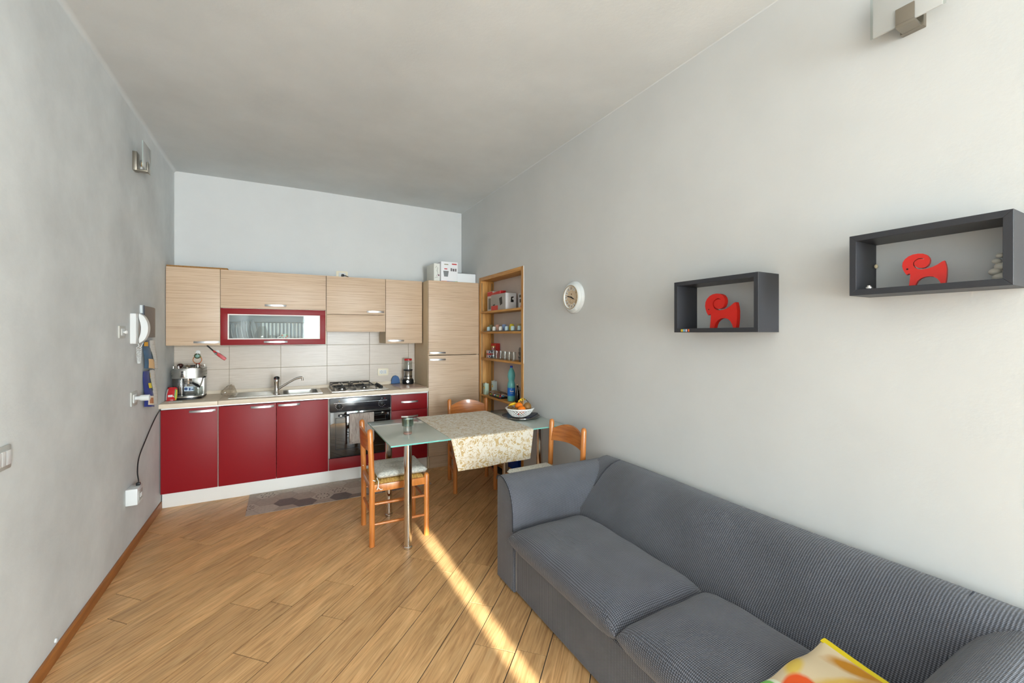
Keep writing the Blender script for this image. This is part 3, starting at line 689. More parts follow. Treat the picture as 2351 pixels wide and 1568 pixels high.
obj('cup_rail', B().tube([(CX - .105, 4.80, 1.171), (CX - .105, 4.80, 1.192), (CX - .06, 4.765, 1.192), (CX - .06, 4.765, 1.171)], .003, 8).tube([(CX - .105, 4.80, 1.192), (CX - .105, 4.97, 1.192), (CX - .105, 4.97, 1.171)], .003, 8)
    .tube([(CX + .06, 4.765, 1.171), (CX + .06, 4.765, 1.192), (CX + .1, 4.80, 1.192), (CX + .1, 4.80, 1.171)], .003, 8).tube([(CX + .1, 4.80, 1.192), (CX + .1, 4.97, 1.192), (CX + .1, 4.97, 1.171)], .003, 8), chrome, t)
obj('drip_grid', B().prism(dshape(.20, 4.71, 4.83), .922, .925, 'xy'), steel_d, t)
tag(obj('glass_pitcher', B().lathe([(.030, 0), (.034, .012), (.038, .075)], (CX + .078, 4.785, .9255), cap1=False), clear_m), 'clear glass beaker under the coffee machine spout', 'beaker')
tag(obj('brown_lid', B().lathe([(.012, 0), (.022, .012), (.024, .026), (.012, .036)], (CX - .068, 4.87, 1.1715), 20), mat('dark_brown', (58, 32, 28), .4)), 'dark brown rounded lid on top of the coffee machine', 'lid')
tag(obj('steel_lid', B().lathe([(.028, 0), (.03, .008), (.024, .018), (.008, .024), (.006, .028)], (CX - .012, 4.83, 1.1715), 24), steel), 'small domed steel lid on top of the coffee machine', 'lid')
t = thing('filter_holder', 'steel coffee filter holder with black grip on the coffee machine', 'filter holder', (CX + .05, 4.86, 1.1715))
obj('basket', B().lathe([(.02, 0), (.026, .004), (.027, .022), (.024, .022), (.023, .006)], (CX + .062, 4.87, 1.1715), 24), steel, t)
obj('grip', B().tube([(CX + .04, 4.87, 1.184), (CX + .015, 4.86, 1.183), (CX - .005, 4.90, 1.182)], [.008, .010, .007], 10), black_pl, t)
# coffee bag
t = thing('coffee_bag', 'crumpled red coffee bag in the corner beside the coffee machine', 'bag', (-.893, 4.72, .893))
def bagf(u, v, off=0.0):
    a = 2 * PI * u; ca, sa = math.cos(a), math.sin(a)
    ax = .037 - .004 * v + .004 * math.sin(PI * v) + off; by_ = (.034 + .006 * math.sin(PI * v)) * max(.06, 1 - v ** 2.6) + off
    x = ax * math.copysign(abs(ca) ** .6, ca); y = by_ * math.copysign(abs(sa) ** .6, sa)
    return (-.868 + x + .008 * v, 4.72 + y + .0025 * math.sin(14 * v + 5 * u * PI), .894 + .112 * v + .004 * math.sin(6 * u * PI) * v)
b = B().grid(bagf, 28, 14); b.cap([v for v in []]) if False else None
bmesh.ops.remove_doubles(b.bm, verts=b.bm.verts, dist=.0006)
bmesh.ops.holes_fill(b.bm, edges=[e for e in b.bm.edges if e.is_boundary])
obj('pouch', b, mat('red_foil', (188, 30, 36), .28, spec=.8, bump=.25, bscale=60), t, smooth=60)
def decal(nm, u0, u1, v0, v1, m_):
    obj(nm, B().grid(lambda u, v: bagf(u0 + (u1 - u0) * u, v0 + (v1 - v0) * v, .0012), 8, 8).thick(.0006), m_, t)
decal('printed_side', .52, .66, .08, .92, mat('silver_foil', (190, 188, 186), .35, .3))
decal('printed_band', .86, .97, .05, .85, mat('yellow_green_print', (206, 200, 70), .4))
decal('printed_green', .82, .86, .25, .9, mat('green_print', (96, 170, 110), .4))
decal('printed_logo', .70, .77, .30, .46, white_pl)
tag(obj('folded_foil', B().prism([(-.865, 4.60), (-.80, 4.575), (-.77, 4.60), (-.82, 4.64)], .894, .900, 'xy', .002), mat('foil_wrap', (206, 206, 204), .45, .2, bump=.6, bscale=80)), 'small flat silver wrapper lying in front of the coffee machine', 'wrapper')
# clear plastic bag
rb = random.Random(5)
b = B(); q = bmesh.ops.create_icosphere(b.bm, subdivisions=4, radius=1.0)
from mathutils import noise as mn
for v in q['verts']:
    d_ = v.co.normalized(); k_ = 1 + .22 * mn.noise(d_ * 3.2) + .10 * mn.noise(d_ * 8)
    up = max(0, d_.z)
    v.co = Vector((-.452 + d_.x * .062 * k_ * (1 - .35 * up) + .015 * up, 4.80 + d_.y * .07 * k_ * (1 - .4 * up), .893 + max(.001, .035 + d_.z * (.07 if d_.z > 0 else .036) * k_)))
tag(obj('plastic_bag', b, glassy('crinkled_plastic', (244, 240, 234), .20, .22), smooth=25), 'crumpled clear plastic bag lying beside the sink drainer', 'bag')
# blender
t = thing('blender', 'small blender with red lid and black base by the fridge column', 'blender', (1.29, 4.94, .893))
bx, by = 1.29, 4.95
bs = obj('base', B().lathe([(.062, 0), (.066, .01), (.064, .045), (.052, .06)], (bx, by, .8985), 32), black_pl, t)
obj('dial', B().lathe([(.017, 0), (.015, .006)], (bx - .02, by - .061, .93), 20, (-.3, -1, 0)), alu, bs)
obj('motor_sleeve', B().lathe([(.051, 0), (.051, .008), (.047, .01), (.047, .095), (.05, .1)], (bx, by, .955), 32), steel, t)
obj('band', B().lathe([(.0475, 0), (.049, .002), (.049, .006), (.0475, .008)], (bx, by, .985), 32), black_pl, t)
obj('collar', B().lathe([(.05, 0), (.053, .004), (.053, .014), (.05, .018)], (bx, by, 1.05), 32), black_pl, t)
obj('jar', B().lathe([(.047, 0), (.046, .09), (.040, .108)], (bx, by, 1.066), 32, cap0=False, cap1=False), clear_m, t)
obj('lid', B().lathe([(.044, 0), (.044, .018), (.04, .021)], (bx, by, 1.172), 32), red_pl, t)
for a in (-2.2, -.9, .4): obj('foot', B().lathe([(.01, 0), (.01, .006)], (bx + .045 * math.cos(a), by + .045 * math.sin(a), .8935), 12), black_pl, t)
# pink glass board
tag(obj('cutting_board', B().prism([(1.105, 4.53), (1.39, 4.56), (1.39, 5.03), (1.09, 5.03)], .8932, .8982, 'xy', .001), mat('pinkish_board', (206, 178, 164), .25)), 'thin pinkish board lying on the worktop beside the fridge column', 'board')
# blue mitt
b = B(); out = [(1.11, .0), (1.215, .0), (1.21, .05), (1.195, .082), (1.165, .096), (1.135, .086), (1.118, .055)]
b.prism(out, -.008, .008, 'xz', .005, 3); b.xf(Matrix.Translation((0, 5.028, .8986)) @ Matrix.Rotation(math.radians(-8), 4, 'X'))
tag(obj('pot_grip', b, blue_m), 'blue rounded silicone pot grip leaning on the backsplash', 'pot grip')
# sockets
def plate_y(par, x0, x1, z0, z1, y, m):
    return obj('cover_plate', B().prism([((x0 + x1) / 2 + x, (z0 + z1) / 2 + z) for x, z in rbox(x1 - x0, z1 - z0, .008)], y - .009, y, 'xz', .002), m, par)
t = thing('wall_socket', 'cream double wall socket on the tiles above the hob knobs', 'socket', (1.026, 5.062, 1.0))
cream = mat('cream_plastic', (232, 222, 198), .4); plate_y(t, .966, 1.086, .998, 1.080, 5.062, cream)
for x0, x1 in ((.985, 1.03), (1.034, 1.062)):
    f_ = obj('socket_module', B().box(x0, x1, 5.049, 5.053, 1.018, 1.062, .001), white_pl, t)
    for dx, dz in ((0, 0), (0, .012), (0, -.012)) if x1 - x0 < .03 else ((-.012, 0), (0, 0), (.012, 0), (0, .015), (0, -.015)):
        obj('hole', B().cyl(((x0 + x1) / 2 + dx, 5.0485, 1.04 + dz), ((x0 + x1) / 2 + dx, 5.0495, 1.04 + dz), .0032, seg=10), black_pl, f_)
t = thing('wall_socket', 'cream socket with a black plug on the back wall above the wall units', 'socket', (.58, 5.08, 2.10))
plate_y(t, .52, .64, 2.095, 2.182, 5.08, cream)
obj('socket_module', B().box(.545, .615, 5.066, 5.072, 2.11, 2.165, .001), white_pl, t)
obj('plug', B().box(.572, .598, 5.035, 5.067, 2.122, 2.148, .004), black_pl, t)
obj('cable', B().tube([(.585, 5.037, 2.132), (.61, 5.02, 2.13), (.65, 5.01, 2.11), (.69, 5.0, 2.086)], .004, 8), black_pl, t)
# hooks with hanging things
for hx, nm in ((-.726, 'above the coffee machine'), (-.572, 'beside the red lighter')):
    t = thing('adhesive_hook', 'small white adhesive hook on the tiles %s' % nm, 'hook', (hx, 5.062, 1.285), 'hooks on the tiles')
    obj('pad', B().prism([(hx + x, 1.30 + z) for x, z in rbox(.036, .046, .016)], 5.056, 5.062, 'xz', .002), white_pl, t)
    obj('hook_arm', B().tube([(hx, 5.057, 1.295), (hx, 5.045, 1.285), (hx, 5.036, 1.287), (hx, 5.034, 1.296)], .0035, 8), white_pl, t)
t = thing('bottle_opener', 'round souvenir opener with orange loop hanging above the coffee machine', 'opener', (-.726, 5.04, 1.18))
obj('medallion', B().lathe([(.024, 0), (.026, .003), (.022, .006)], (-.728, 5.046, 1.268), 24, (0, -1, 0)), mat('bronze_green', (86, 92, 66), .4, .5), t)
obj('medallion_glass', B().sphere((-.728, 5.04, 1.268), (.017, .004, .017), 18, 8), mat('teal_enamel', (122, 160, 150), .25), t)
obj('loop', B().tube([(-.728 + .034 * math.cos(a), 5.044, 1.232 + .036 * math.sin(a)) for a in [2 * PI * k / 24 for k in range(24)]], .003, 8, True), mat('orange_cord', (198, 110, 40), .5), t)
obj('tag_left', B().prism([(-.737, 1.198), (-.727, 1.198), (-.732, 1.172), (-.742, 1.176)], 5.040, 5.044, 'xz', .001), mat('maroon', (90, 26, 26), .5), t)
obj('tag_right', B().prism([(-.722, 1.20), (-.712, 1.20), (-.698, 1.172), (-.706, 1.170)], 5.040, 5.044, 'xz', .001), red_pl, t)
obj('charm', B().sphere((-.702, 5.043, 1.257), (.006, .004, .006), 10, 6), mat('brass', (176, 140, 60), .3, .9), t)
t = thing('gas_lighter', 'red gas lighter with black nozzle hanging slanted on the tiles', 'lighter', (-.56, 5.04, 1.225))
def slab(x0, z0, x1, z1, w0, w1, y0, y1, n=8):
    d_ = Vector((x1 - x0, z1 - z0)); L_ = d_.length; d_.normalize(); nn = Vector((-d_.y, d_.x)); pts = []
    prof_ = [(0, w0), (.12, w0 * 1.0), (.25, w0 * 1.6), (.45, w1), (.8, w1), (.95, w1 * .9), (1, w1 * .6)]
    P0 = Vector((x0, z0))
    up_ = [P0 + d_ * L_ * a + nn * h / 2 for a, h in prof_]; dn = [P0 + d_ * L_ * a - nn * h / 2 for a, h in prof_]
    return B().prism([tuple(v) for v in up_ + dn[::-1]], y0, y1, 'xz', .003)
obj('grip', slab(-.602, 1.318, -.50, 1.228, .012, .030, 5.030, 5.046), red_pl, t)
obj('nozzle', B().tube([(-.60, 5.038, 1.316), (-.645, 5.038, 1.362), (-.65, 5.038, 1.372)], .006, 10), black_pl, t)
obj('ring_hole', B().lathe([(.011, 0), (.011, .001)], (-.578, 5.0298, 1.290), 18, (0, -1, 0)), black_pl, t)
obj('trigger', B().sphere((-.581, 5.029, 1.288), (.006, .003, .004), 10, 6), mat('mint_plastic', (170, 206, 190), .4), t)

# ------------------------------------------------------------------ on top of the fridge column
t = thing('appliance_carton', 'white chopper carton with colour stripe on top of the fridge column', 'box', (1.67, 4.66, 2.073))
obj('carton', B().box(1.575, 1.775, 4.60, 4.78, 2.0725, 2.305, .002), mat('carton_white', (234, 234, 236), .45), t)
yb = 4.599
b = B(); stripe_cols = [(200, 40, 40), (220, 110, 40), (60, 60, 150), (40, 90, 180), (40, 140, 160), (60, 160, 80)]
for i, c_ in enumerate(stripe_cols): obj('colour_stripe', B().box(1.577 + i * .0327, 1.577 + (i + 1) * .0327, yb, 4.6005, 2.075, 2.086), mat('stripe_%d' % i, c_, .5), t, smooth=0)
obj('printed_logo', B().box(1.703, 1.762, yb, 4.6005, 2.276, 2.288), red_pl, t, smooth=0)
obj('printed_text', B().box(1.612, 1.66, yb, 4.6005, 2.270, 2.278), mat('olive_print', (120, 116, 70), .6), t, smooth=0)
obj('printed_jar', B().prism([(1.60, 2.20), (1.665, 2.20), (1.655, 2.135), (1.61, 2.135)], yb, 4.6005, 'xz'), mat('grey_print', (120, 124, 126), .5), t, smooth=0)
obj('printed_jar_top', B().box(1.612, 1.648, yb - .0004, 4.6005, 2.218, 2.228), red_pl, t, smooth=0)
obj('printed_photos', B().box(1.688, 1.705, yb, 4.6005, 2.20, 2.235).box(1.712, 1.735, yb, 4.6005, 2.20, 2.23).box(1.742, 1.758, yb, 4.6005, 2.20, 2.232), mat('photo_print', (104, 96, 100), .5), t, smooth=0)
t = thing('side_carton', 'white carton with line drawings behind the chopper carton', 'box', (1.535, 4.78, 2.073))
obj('carton', B().box(1.50, 1.571, 4.63, 4.90, 2.0725, 2.282, .002), mat('carton_offwhite', (222, 222, 214), .5), t)
obj('printed_drawing', B().tube([(1.515, 4.6295, 2.23), (1.53, 4.6295, 2.25), (1.545, 4.6295, 2.235), (1.535, 4.6295, 2.20), (1.55, 4.6295, 2.17), (1.53, 4.6295, 2.14)], .0015, 6).tube([(1.51, 4.6295, 2.12), (1.55, 4.6295, 2.13)], .0015, 6), mat('ink_grey', (70, 74, 72), .6), t)
obj('printed_seal', B().lathe([(.009, 0), (.009, .0006)], (1.555, 4.6298, 2.15), 16, (0, -1, 0)), mat('plum_print', (110, 50, 74), .5), t)
t = thing('flat_white_box', 'long white box lying on the fridge column next to the carton', 'box', (1.89, 4.72, 2.073))
obj('box_body', B().box(1.778, 2.002, 4.61, 4.95, 2.0725, 2.185, .002), mat('box_white', (228, 230, 232), .5), t)
obj('lid_line', B().box(1.777, 2.003, 4.606, 4.96, 2.185, 2.190), mat('box_lid_grey', (120, 122, 120), .6), t, smooth=0)

# ------------------------------------------------------------------ floor mat
hexc = [mat('mat_taupe', (172, 156, 142), .6, var=.08, vscale=40), mat('mat_sand', (188, 174, 160), .6, var=.1, vscale=60), mat('mat_brown_grey', (138, 122, 112), .6, var=.08, vscale=50), mat('mat_slate', (116, 104, 100), .6, var=.08, vscale=50), mat('mat_ink', (66, 50, 42), .7)]
b = B(); b.mi = 2; MX0, MX1, MY0, MY1 = -.27, 1.29, 4.05, 4.565
b.box(MX0, MX1, MY0, MY1, .0005, .0045)
rm = random.Random(11); hs_ = .098
for i in range(-1, 12):
    for j in range(-1, 8):
        cx = MX0 + i * hs_ * 1.5; cy = MY0 + j * hs_ * .866 * 2 + (hs_ * .866 if i % 2 else 0)
        hx_ = [(cx + hs_ * .985 * math.cos(PI / 3 * k), cy + hs_ * .985 * math.sin(PI / 3 * k)) for k in range(6)]
        pl_ = clip(hx_, MX0, MX1, MY0, MY1)
        kind = rm.choice((0, 0, 1, 1, 1, 2, 3, 4, 4))
        if pl_:
            b.mi = kind if kind < 4 else 1
            b.poly([(x, y, .0048) for x, y in pl_])
        if kind == 4 or (kind == 1 and rm.random() < .3):
            b.mi = 4; style = rm.randint(0, 2)
            for k in range(12):
                a = 2 * PI * k / 12
                if style == 0: q = [(.25, a - .12), (.60, a - .03), (.62, a + .10), (.28, a + .05)]
                elif style == 1: q = [(.50, a), (.68, a + .13), (.55, a + .3), (.46, a + .15)]
                else: q = [(.30 + .2 * (k % 2), a), (.42 + .2 * (k % 2), a + .07), (.42 + .2 * (k % 2), a + .34), (.30 + .2 * (k % 2), a + .27)]
                pq = clip([(cx + hs_ * r_ * math.cos(t_), cy + hs_ * r_ * math.sin(t_)) for r_, t_ in q], MX0, MX1, MY0, MY1)
                if pq: b.poly([(x, y, .0052) for x, y in pq])
tag(obj('kitchen_mat', b, hexc, smooth=0), 'grey-brown runner mat with hexagon print along the base units', 'mat')

# ------------------------------------------------------------------ niche shelf unit
t = thing('niche_shelf', 'pine shelf unit set into the wall niche', 'shelf', (ROOM_X1 + .07, (NY0 + NY1) / 2, 0))
nx0, nx1 = ROOM_X1 - .006, ROOM_X1 + ND - .002
obj('side_board', B().box(nx0, nx1, NY1 - .045, NY1 - .001, 0.0, NZ - .001, .002), pine_m, t)
obj('side_board', B().box(nx0, nx1, NY0 + .001, NY0 + .042, 0.0, NZ - .001, .002), pine_m, t)
obj('top_board', B().box(nx0, nx1, NY0 + .042, NY1 - .045, NZ - .04, NZ - .001, .002), pine_h, t)
for z in (1.737, 1.508, 1.209, .792, .10):
    obj('shelf_board', B().box(nx0 + .002, nx1, NY0 + .043, NY1 - .046, z - .022, z, .002), pine_h, t)
b = B()
for yy in (NY1 - .0462,):
    for xx in (nx0 + .012, nx1 - .03): b.box(xx, xx + .008, yy - .001, yy, .05, NZ - .06)
obj('shelf_track', b, mat('track_grey', (120, 110, 90), .5, .3), t, smooth=0)
b = B()
for i in range(120):
    z = .1 + i * .0165
    for xx in (nx0 + .013, nx1 - .029): b.box(xx, xx + .006, NY1 - .0475, NY1 - .0470, z, z + .006)
o_ = obj('track_slots', b, black_pl, t, smooth=0); o_['kind'] = 'stuff'
obj('plaster_edge', B().box(ROOM_X1 - .004, ROOM_X1 + .004, NY0 - .006, NY0, 1.2, NZ, .001), plinth_m, wall_right, smooth=0)

SZ = 1.7375
t = thing('small_appliance_box', 'grey and white appliance box with red corner on the top niche shelf', 'box', (2.08, 4.04, SZ))
obj('carton', B().box(2.018, 2.145, 3.872, 4.215, SZ, 1.908, .001), mat('box_grey', (164, 160, 156), .5), t)
obj('white_side', B().box(2.019, 2.144, 3.8715, 3.8725, SZ + .001, 1.907), mat('box_side_white', (222, 220, 222), .5), t, smooth=0)
obj('red_corner', B().box(2.0172, 2.0182, 4.05, 4.213, SZ + .002, SZ + .05), red_pl, t, smooth=0)
obj('printed_machine', B().prism([(4.02, 1.86), (3.955, 1.875), (3.945, 1.80), (3.995, 1.782)], 2.0174, 2.0182, 'yz').prism([(4.17, 1.80), (4.12, 1.805), (4.12, 1.79), (4.17, 1.785)], 2.0174, 2.0182, 'yz'), black_pl, t, smooth=0)
obj('printed_appliance', B().prism([(2.082, 1.868), (2.112, 1.872), (2.112, 1.86), (2.096, 1.855), (2.096, 1.84), (2.112, 1.838), (2.112, 1.812), (2.078, 1.812)], 3.8708, 3.8716, 'xz'), black_pl, t, smooth=0)
t = thing('red_carton', 'slim white and red carton at the left end of the top niche shelf', 'box', (2.1, 4.3, SZ))
obj('carton', B().box(2.04, 2.15, 4.222, 4.36, SZ, 1.955, .001), mat('carton_pale', (206, 198, 192), .5), t)
obj('red_side', B().box(2.0392, 2.0402, 4.225, 4.357, 1.905, 1.952), red_pl, t, smooth=0)
obj('printed_picture', B().box(2.0392, 2.0402, 4.27, 4.33, SZ + .02, 1.88), mat('grey_photo', (116, 112, 108), .5), t, smooth=0)
t = thing('tiny_box', 'small white and black box at the right end of the top niche shelf', 'box', (2.07, 3.62, SZ))
obj('carton', B().box(2.05, 2.14, 3.575, 3.66, SZ, 1.882, .001), mat('carton_grey_white', (196, 194, 196), .5), t)
obj('printed_dark', B().box(2.0492, 2.0502, 3.59, 3.64, 1.84, 1.866).box(2.0492, 2.0502, 3.59, 3.635, 1.79, 1.825), black_pl, t, smooth=0)
obj('printed_red', B().box(2.0492, 2.0502, 3.59, 3.615, SZ + .006, SZ + .022), red_pl, t, smooth=0)
tag(obj('striped_lid_box', B().prism([(4.215, 1.909), (4.02, 1.909), (4.02, 1.945), (4.215, 1.935)], 2.03, 2.10, 'yz', .004), red_pl), 'red and white flat pack lying on the grey appliance box', 'box')

# cups
def cup(x, y, r, h, m, label, grp):
    b = B().lathe([(r, 0), (r * .99, h * .55), (r * .90, h * .86), (r * .70, h * .98), (r * .4, h)], (x, y, 1.5185), 24)
    return tag(obj('cup', b, m), label, 'cup', grp)
st_ = B().box(2.016, 2.125, 3.56, 4.42, 1.5085, 1.516, .002)
tag(obj('serving_tray', st_, mat('tray_dark', (58, 60, 62), .35)), 'long dark tray under the cups on the second niche shelf', 'tray')
for (y, c_, nm) in ((4.405, (140, 136, 96), 'olive'), (4.235, (226, 172, 150), 'salmon pink'), (4.08, (140, 162, 204), 'periwinkle blue'), (3.905, (236, 214, 62), 'bright yellow'), (3.745, (176, 158, 118), 'beige')):
    cup(2.098, y - .02, .027, .068, mat('cup_' + nm.replace(' ', '_'), c_, .4), '%s upturned cup in the back row on the second niche shelf' % nm, 'coloured cups')
cn = ['first', 'second', 'third', 'fourth', 'fifth', 'sixth']
pale = [mat('cup_pale_blue', (190, 214, 220), .4), mat('cup_white', (228, 228, 222), .4)]
for i, y in enumerate((4.33, 4.185, 4.03, 3.89, 3.76, 3.62)):
    cup(2.042, y, .021, .044, pale[(0, 1, 1, 0, 0, 0)[i]], '%s pale cup from the left in the front row on the second niche shelf' % cn[i], 'pale cups')
# third shelf
Z3 = 1.2095
t = thing('flag_tin', 'square tin printed with a british flag on the third niche shelf', 'tin', (2.07, 4.37, Z3))
obj('tin_body', B().box(2.04, 2.11, 4.315, 4.385, Z3, Z3 + .088, .003), mat('flag_navy', (34, 44, 96), .4), t)
fx_ = 2.0392
fw, fr = white_pl, red_pl
yc, zc = 4.35, Z3 + .044
obj('flag_white', B().prism([(yc - .034, Z3 + .03), (yc - .034, Z3 + .058), (yc + .034, Z3 + .058), (yc + .034, Z3 + .03)], fx_, fx_ + .001, 'yz').box(fx_, fx_ + .001, yc - .012, yc + .012, Z3 + .002, Z3 + .086)
    .prism([(yc - .034, Z3 + .002), (yc - .034, Z3 + .014), (yc + .026, Z3 + .086), (yc + .034, Z3 + .086), (yc + .034, Z3 + .074), (yc - .026, Z3 + .002)], fx_ + .0002, fx_ + .001, 'yz')
    .prism([(yc + .034, Z3 + .002), (yc + .034, Z3 + .014), (yc - .026, Z3 + .086), (yc - .034, Z3 + .086), (yc - .034, Z3 + .074), (yc + .026, Z3 + .002)], fx_ + .0002, fx_ + .001, 'yz'), fw, t, smooth=0)
obj('flag_red', B().box(fx_ - .0006, fx_, yc - .034, yc + .034, Z3 + .036, Z3 + .052).box(fx_ - .0006, fx_, yc - .006, yc + .006, Z3 + .002, Z3 + .086), fr, t, smooth=0)
yb_ = 4.3142
obj('flag_side', B().box(2.042, 2.108, yb_, yb_ + .001, Z3 + .034, Z3 + .054), fr, t, smooth=0)
obj('flag_side_white', B().box(2.042, 2.108, yb_ + .0002, yb_ + .001, Z3 + .028, Z3 + .06).prism([(2.042, Z3 + .004), (2.052, Z3 + .004), (2.108, Z3 + .084), (2.098, Z3 + .084)], yb_ + .0003, yb_ + .001, 'xz').prism([(2.108, Z3 + .004), (2.098, Z3 + .004), (2.042, Z3 + .084), (2.052, Z3 + .084)], yb_ + .0003, yb_ + .001, 'xz'), fw, t, smooth=0)
tag(obj('tea_box', B().box(2.115, 2.17, 4.30, 4.42, Z3, Z3 + .165, .002), mat('tea_box_red', (186, 44, 40), .5)), 'tall red box standing behind the flag tin', 'box')
t = thing('glass_jar', 'clip-top glass jar next to the flag tin on the third niche shelf', 'jar', (2.06, 4.24, Z3))
obj('jar_body', B().lathe([(.026, 0), (.028, .01), (.028, .09), (.02, .11), (.02, .125)], (2.055, 4.235, Z3), 24, cap1=False), clear_m, t)
obj('jar_lid', B().lathe([(.021, 0), (.022, .006), (.019, .014), (.006, .016)], (2.055, 4.235, Z3 + .125), 24), mat('brass_lid', (178, 150, 90), .35, .8), t)
gg = 'tumblers on the third niche shelf'
gl = None
for i, y in enumerate((4.135, 4.035, 3.935, 3.84, 3.745)):
    b = B().lathe([(.021, 0), (.0215, .004), (.024, .09)], (2.045, y, Z3), 24, cap1=False)
    tag(obj('tumbler', b, clear_m), '%s clear tumbler from the left on the third niche shelf' % cn[i], 'glass', gg)
t = thing('lettered_jar', 'glass jar with dark printed letters at the right end of the third niche shelf', 'jar', (2.05, 3.62, Z3))
obj('jar_body', B().lathe([(.03, 0), (.031, .12), (.026, .14)], (2.055, 3.60, Z3), 24), tank_m, t)
b = B()
for dz in (.085, .045):
    for k in range(3):
        a = PI + .5 - k * .5
        b.tube([(2.055 + .0315 * math.cos(a + .12 * math.cos(q)), 3.60 + .0315 * math.sin(a + .12 * math.cos(q)), Z3 + dz + .011 * math.sin(q)) for q in [2 * PI * j / 10 for j in range(10)]], .0015, 6, True)
obj('printed_letters', b, black_pl, t)
# fourth shelf
Z4 = .7925
for i, (x, y, h, c_, nm) in enumerate(((2.035, 4.39, .125, (186, 206, 186), 'front lemon'), (2.11, 4.33, .155, (204, 218, 216), 'rear citrus'))):
    t = thing('juice_carton', '%s drink carton at the left end of the lowest visible niche shelf' % nm, 'carton', (x, y, Z4), 'drink cartons')
    obj('carton', B().box(x - .02, x + .025, y - .025, y + .03, Z4, Z4 + h, .002), mat('carton_mint_%d' % i, c_, .5), t)
    obj('carton_cap', B().lathe([(.008, 0), (.008, .008)], (x, y, Z4 + h), 14), white_pl, t)
    obj('printed_fruit', B().sphere((x - .0205, y, Z4 + h * .62), (.001, .012, .014), 12, 8), mat('citrus_yellow_%d' % i, (230, 182, 30), .5), t)
    obj('printed_leaf', B().sphere((x - .0207, y + .012, Z4 + h * .74), (.001, .009, .006), 10, 6), mat('leaf_green_%d' % i, (70, 140, 60), .5), t)
t = thing('sweets_tray', 'clear-topped tray of colourful wrapped sweets on the niche shelf', 'tray', (2.06, 4.10, Z4))
obj('tray_base', B().box(2.015, 2.11, 3.99, 4.26, Z4, Z4 + .02, .004), black_pl, t)
rs = random.Random(2); sw = [mat('sweet_red', (170, 30, 50), .35), mat('sweet_green', (70, 140, 60), .35), mat('sweet_gold', (200, 160, 50), .35), mat('sweet_blue', (70, 130, 170), .35), mat('sweet_white', (226, 226, 220), .35)]
for i in range(16):
    tag(obj('sweet', B().sphere((2.02 + (i // 8) * .04, 4.005 + (i % 8) * .031, Z4 + .027), (.012, .014, .010), 10, 6), sw[i % 5 if i < 10 else (i * 3) % 5]), '%s wrapped sweet, %s from the right in the %s row of the sweets tray' % (('red', 'green', 'gold', 'blue', 'white')[i % 5 if i < 10 else (i * 3) % 5], ('first', 'second', 'third', 'fourth', 'fifth', 'sixth', 'seventh', 'eighth')[i % 8], ('front', 'back')[i // 8]), 'sweet', 'sweets in the tray')
def dome(u, v):
    a = PI * u; return (2.062 - .048 * math.cos(a), 4.125 + (v - .5) * .26, Z4 + .036 + .036 * math.sin(a) ** .6 * (1 - .3 * (2 * v - 1) ** 4))
obj('clear_cover', B().grid(dome, 14, 8).thick(.001), glassy('smoky_cover', (206, 194, 186), .12, .15), t)
t = thing('water_bottle', 'teal plastic water bottle with blue cap and label on the niche shelf', 'bottle', (2.055, 3.80, Z4))
bc = (2.058, 3.82, Z4)
obj('bottle_body', B().lathe([(.030, 0), (.040, .006), (.041, .02), (.041, .14), (.041, .165), (.038, .185), (.031, .205), (.030, .212), (.036, .235), (.040, .262), (.036, .29), (.026, .318), (.015, .335), (.012, .34), (.012, .348)], bc, 32), bottle_m, t)
obj('cap', B().lathe([(.0145, 0), (.0145, .016), (.013, .018)], (bc[0], bc[1], Z4 + .345), 20), mat('cap_blue', (20, 60, 170), .4), t)
lb = obj('label', B().lathe([(.0416, 0), (.0416, .082)], (bc[0], bc[1], Z4 + .058), 32, cap0=False, cap1=False).thick(.0004), mat('label_blue', (24, 104, 190), .4), t)
b = B()
def onb(a, z): return (bc[0] + .0422 * math.cos(a), bc[1] + .0422 * math.sin(a), Z4 + z)
for a0, hz in ((3.95, .02), (4.13, .012), (4.26, .010), (4.39, .012), (4.55, .010), (4.70, .012)):
    b.tube([onb(a0 - .05, .10), onb(a0 - .03, .10 + hz), onb(a0, .10 + hz * .3), onb(a0 + .03, .10 + hz), onb(a0 + .05, .10)], .0016, 6)
b.tube([onb(a, .086) for a in (4.0, 4.2, 4.4, 4.6)], .001, 6).tube([onb(a, .128 + .004 * math.sin((a - 4.1) * 9)) for a in (4.1, 4.2, 4.3, 4.4)], .0016, 6)
obj('label_lettering', b, white_pl, lb)
t = thing('oil_cruet', 'slim dark glass oil cruet with handle beside the water bottle', 'cruet', (2.06, 3.70, Z4))
cc = (2.055, 3.685, Z4)
obj('cruet_body', B().lathe([(.022, 0), (.024, .006), (.023, .09), (.012, .135), (.009, .15), (.009, .175), (.011, .178)], cc, 24), mat('dark_bottle', (18, 18, 20), .12, coat=.5), t)
obj('cork', B().lathe([(.0075, 0), (.0075, .012)], (cc[0], cc[1], Z4 + .178), 14), mat('cork', (196, 176, 140), .7), t)
obj('cruet_handle', B().tube([(cc[0] + .003, cc[1] - .009, Z4 + .165), (cc[0] + .01, cc[1] - .026, Z4 + .155), (cc[0] + .01, cc[1] - .027, Z4 + .125), (cc[0] + .004, cc[1] - .014, Z4 + .115)], .003, 8), MATS['dark_bottle'], t)
tag(obj('small_dark_bottle', B().lathe([(.016, 0), (.017, .05), (.007, .075), (.007, .085)], (2.11, 3.60, Z4), 16), MATS['dark_bottle']), 'very small dark bottle behind the oil cruet', 'bottle')
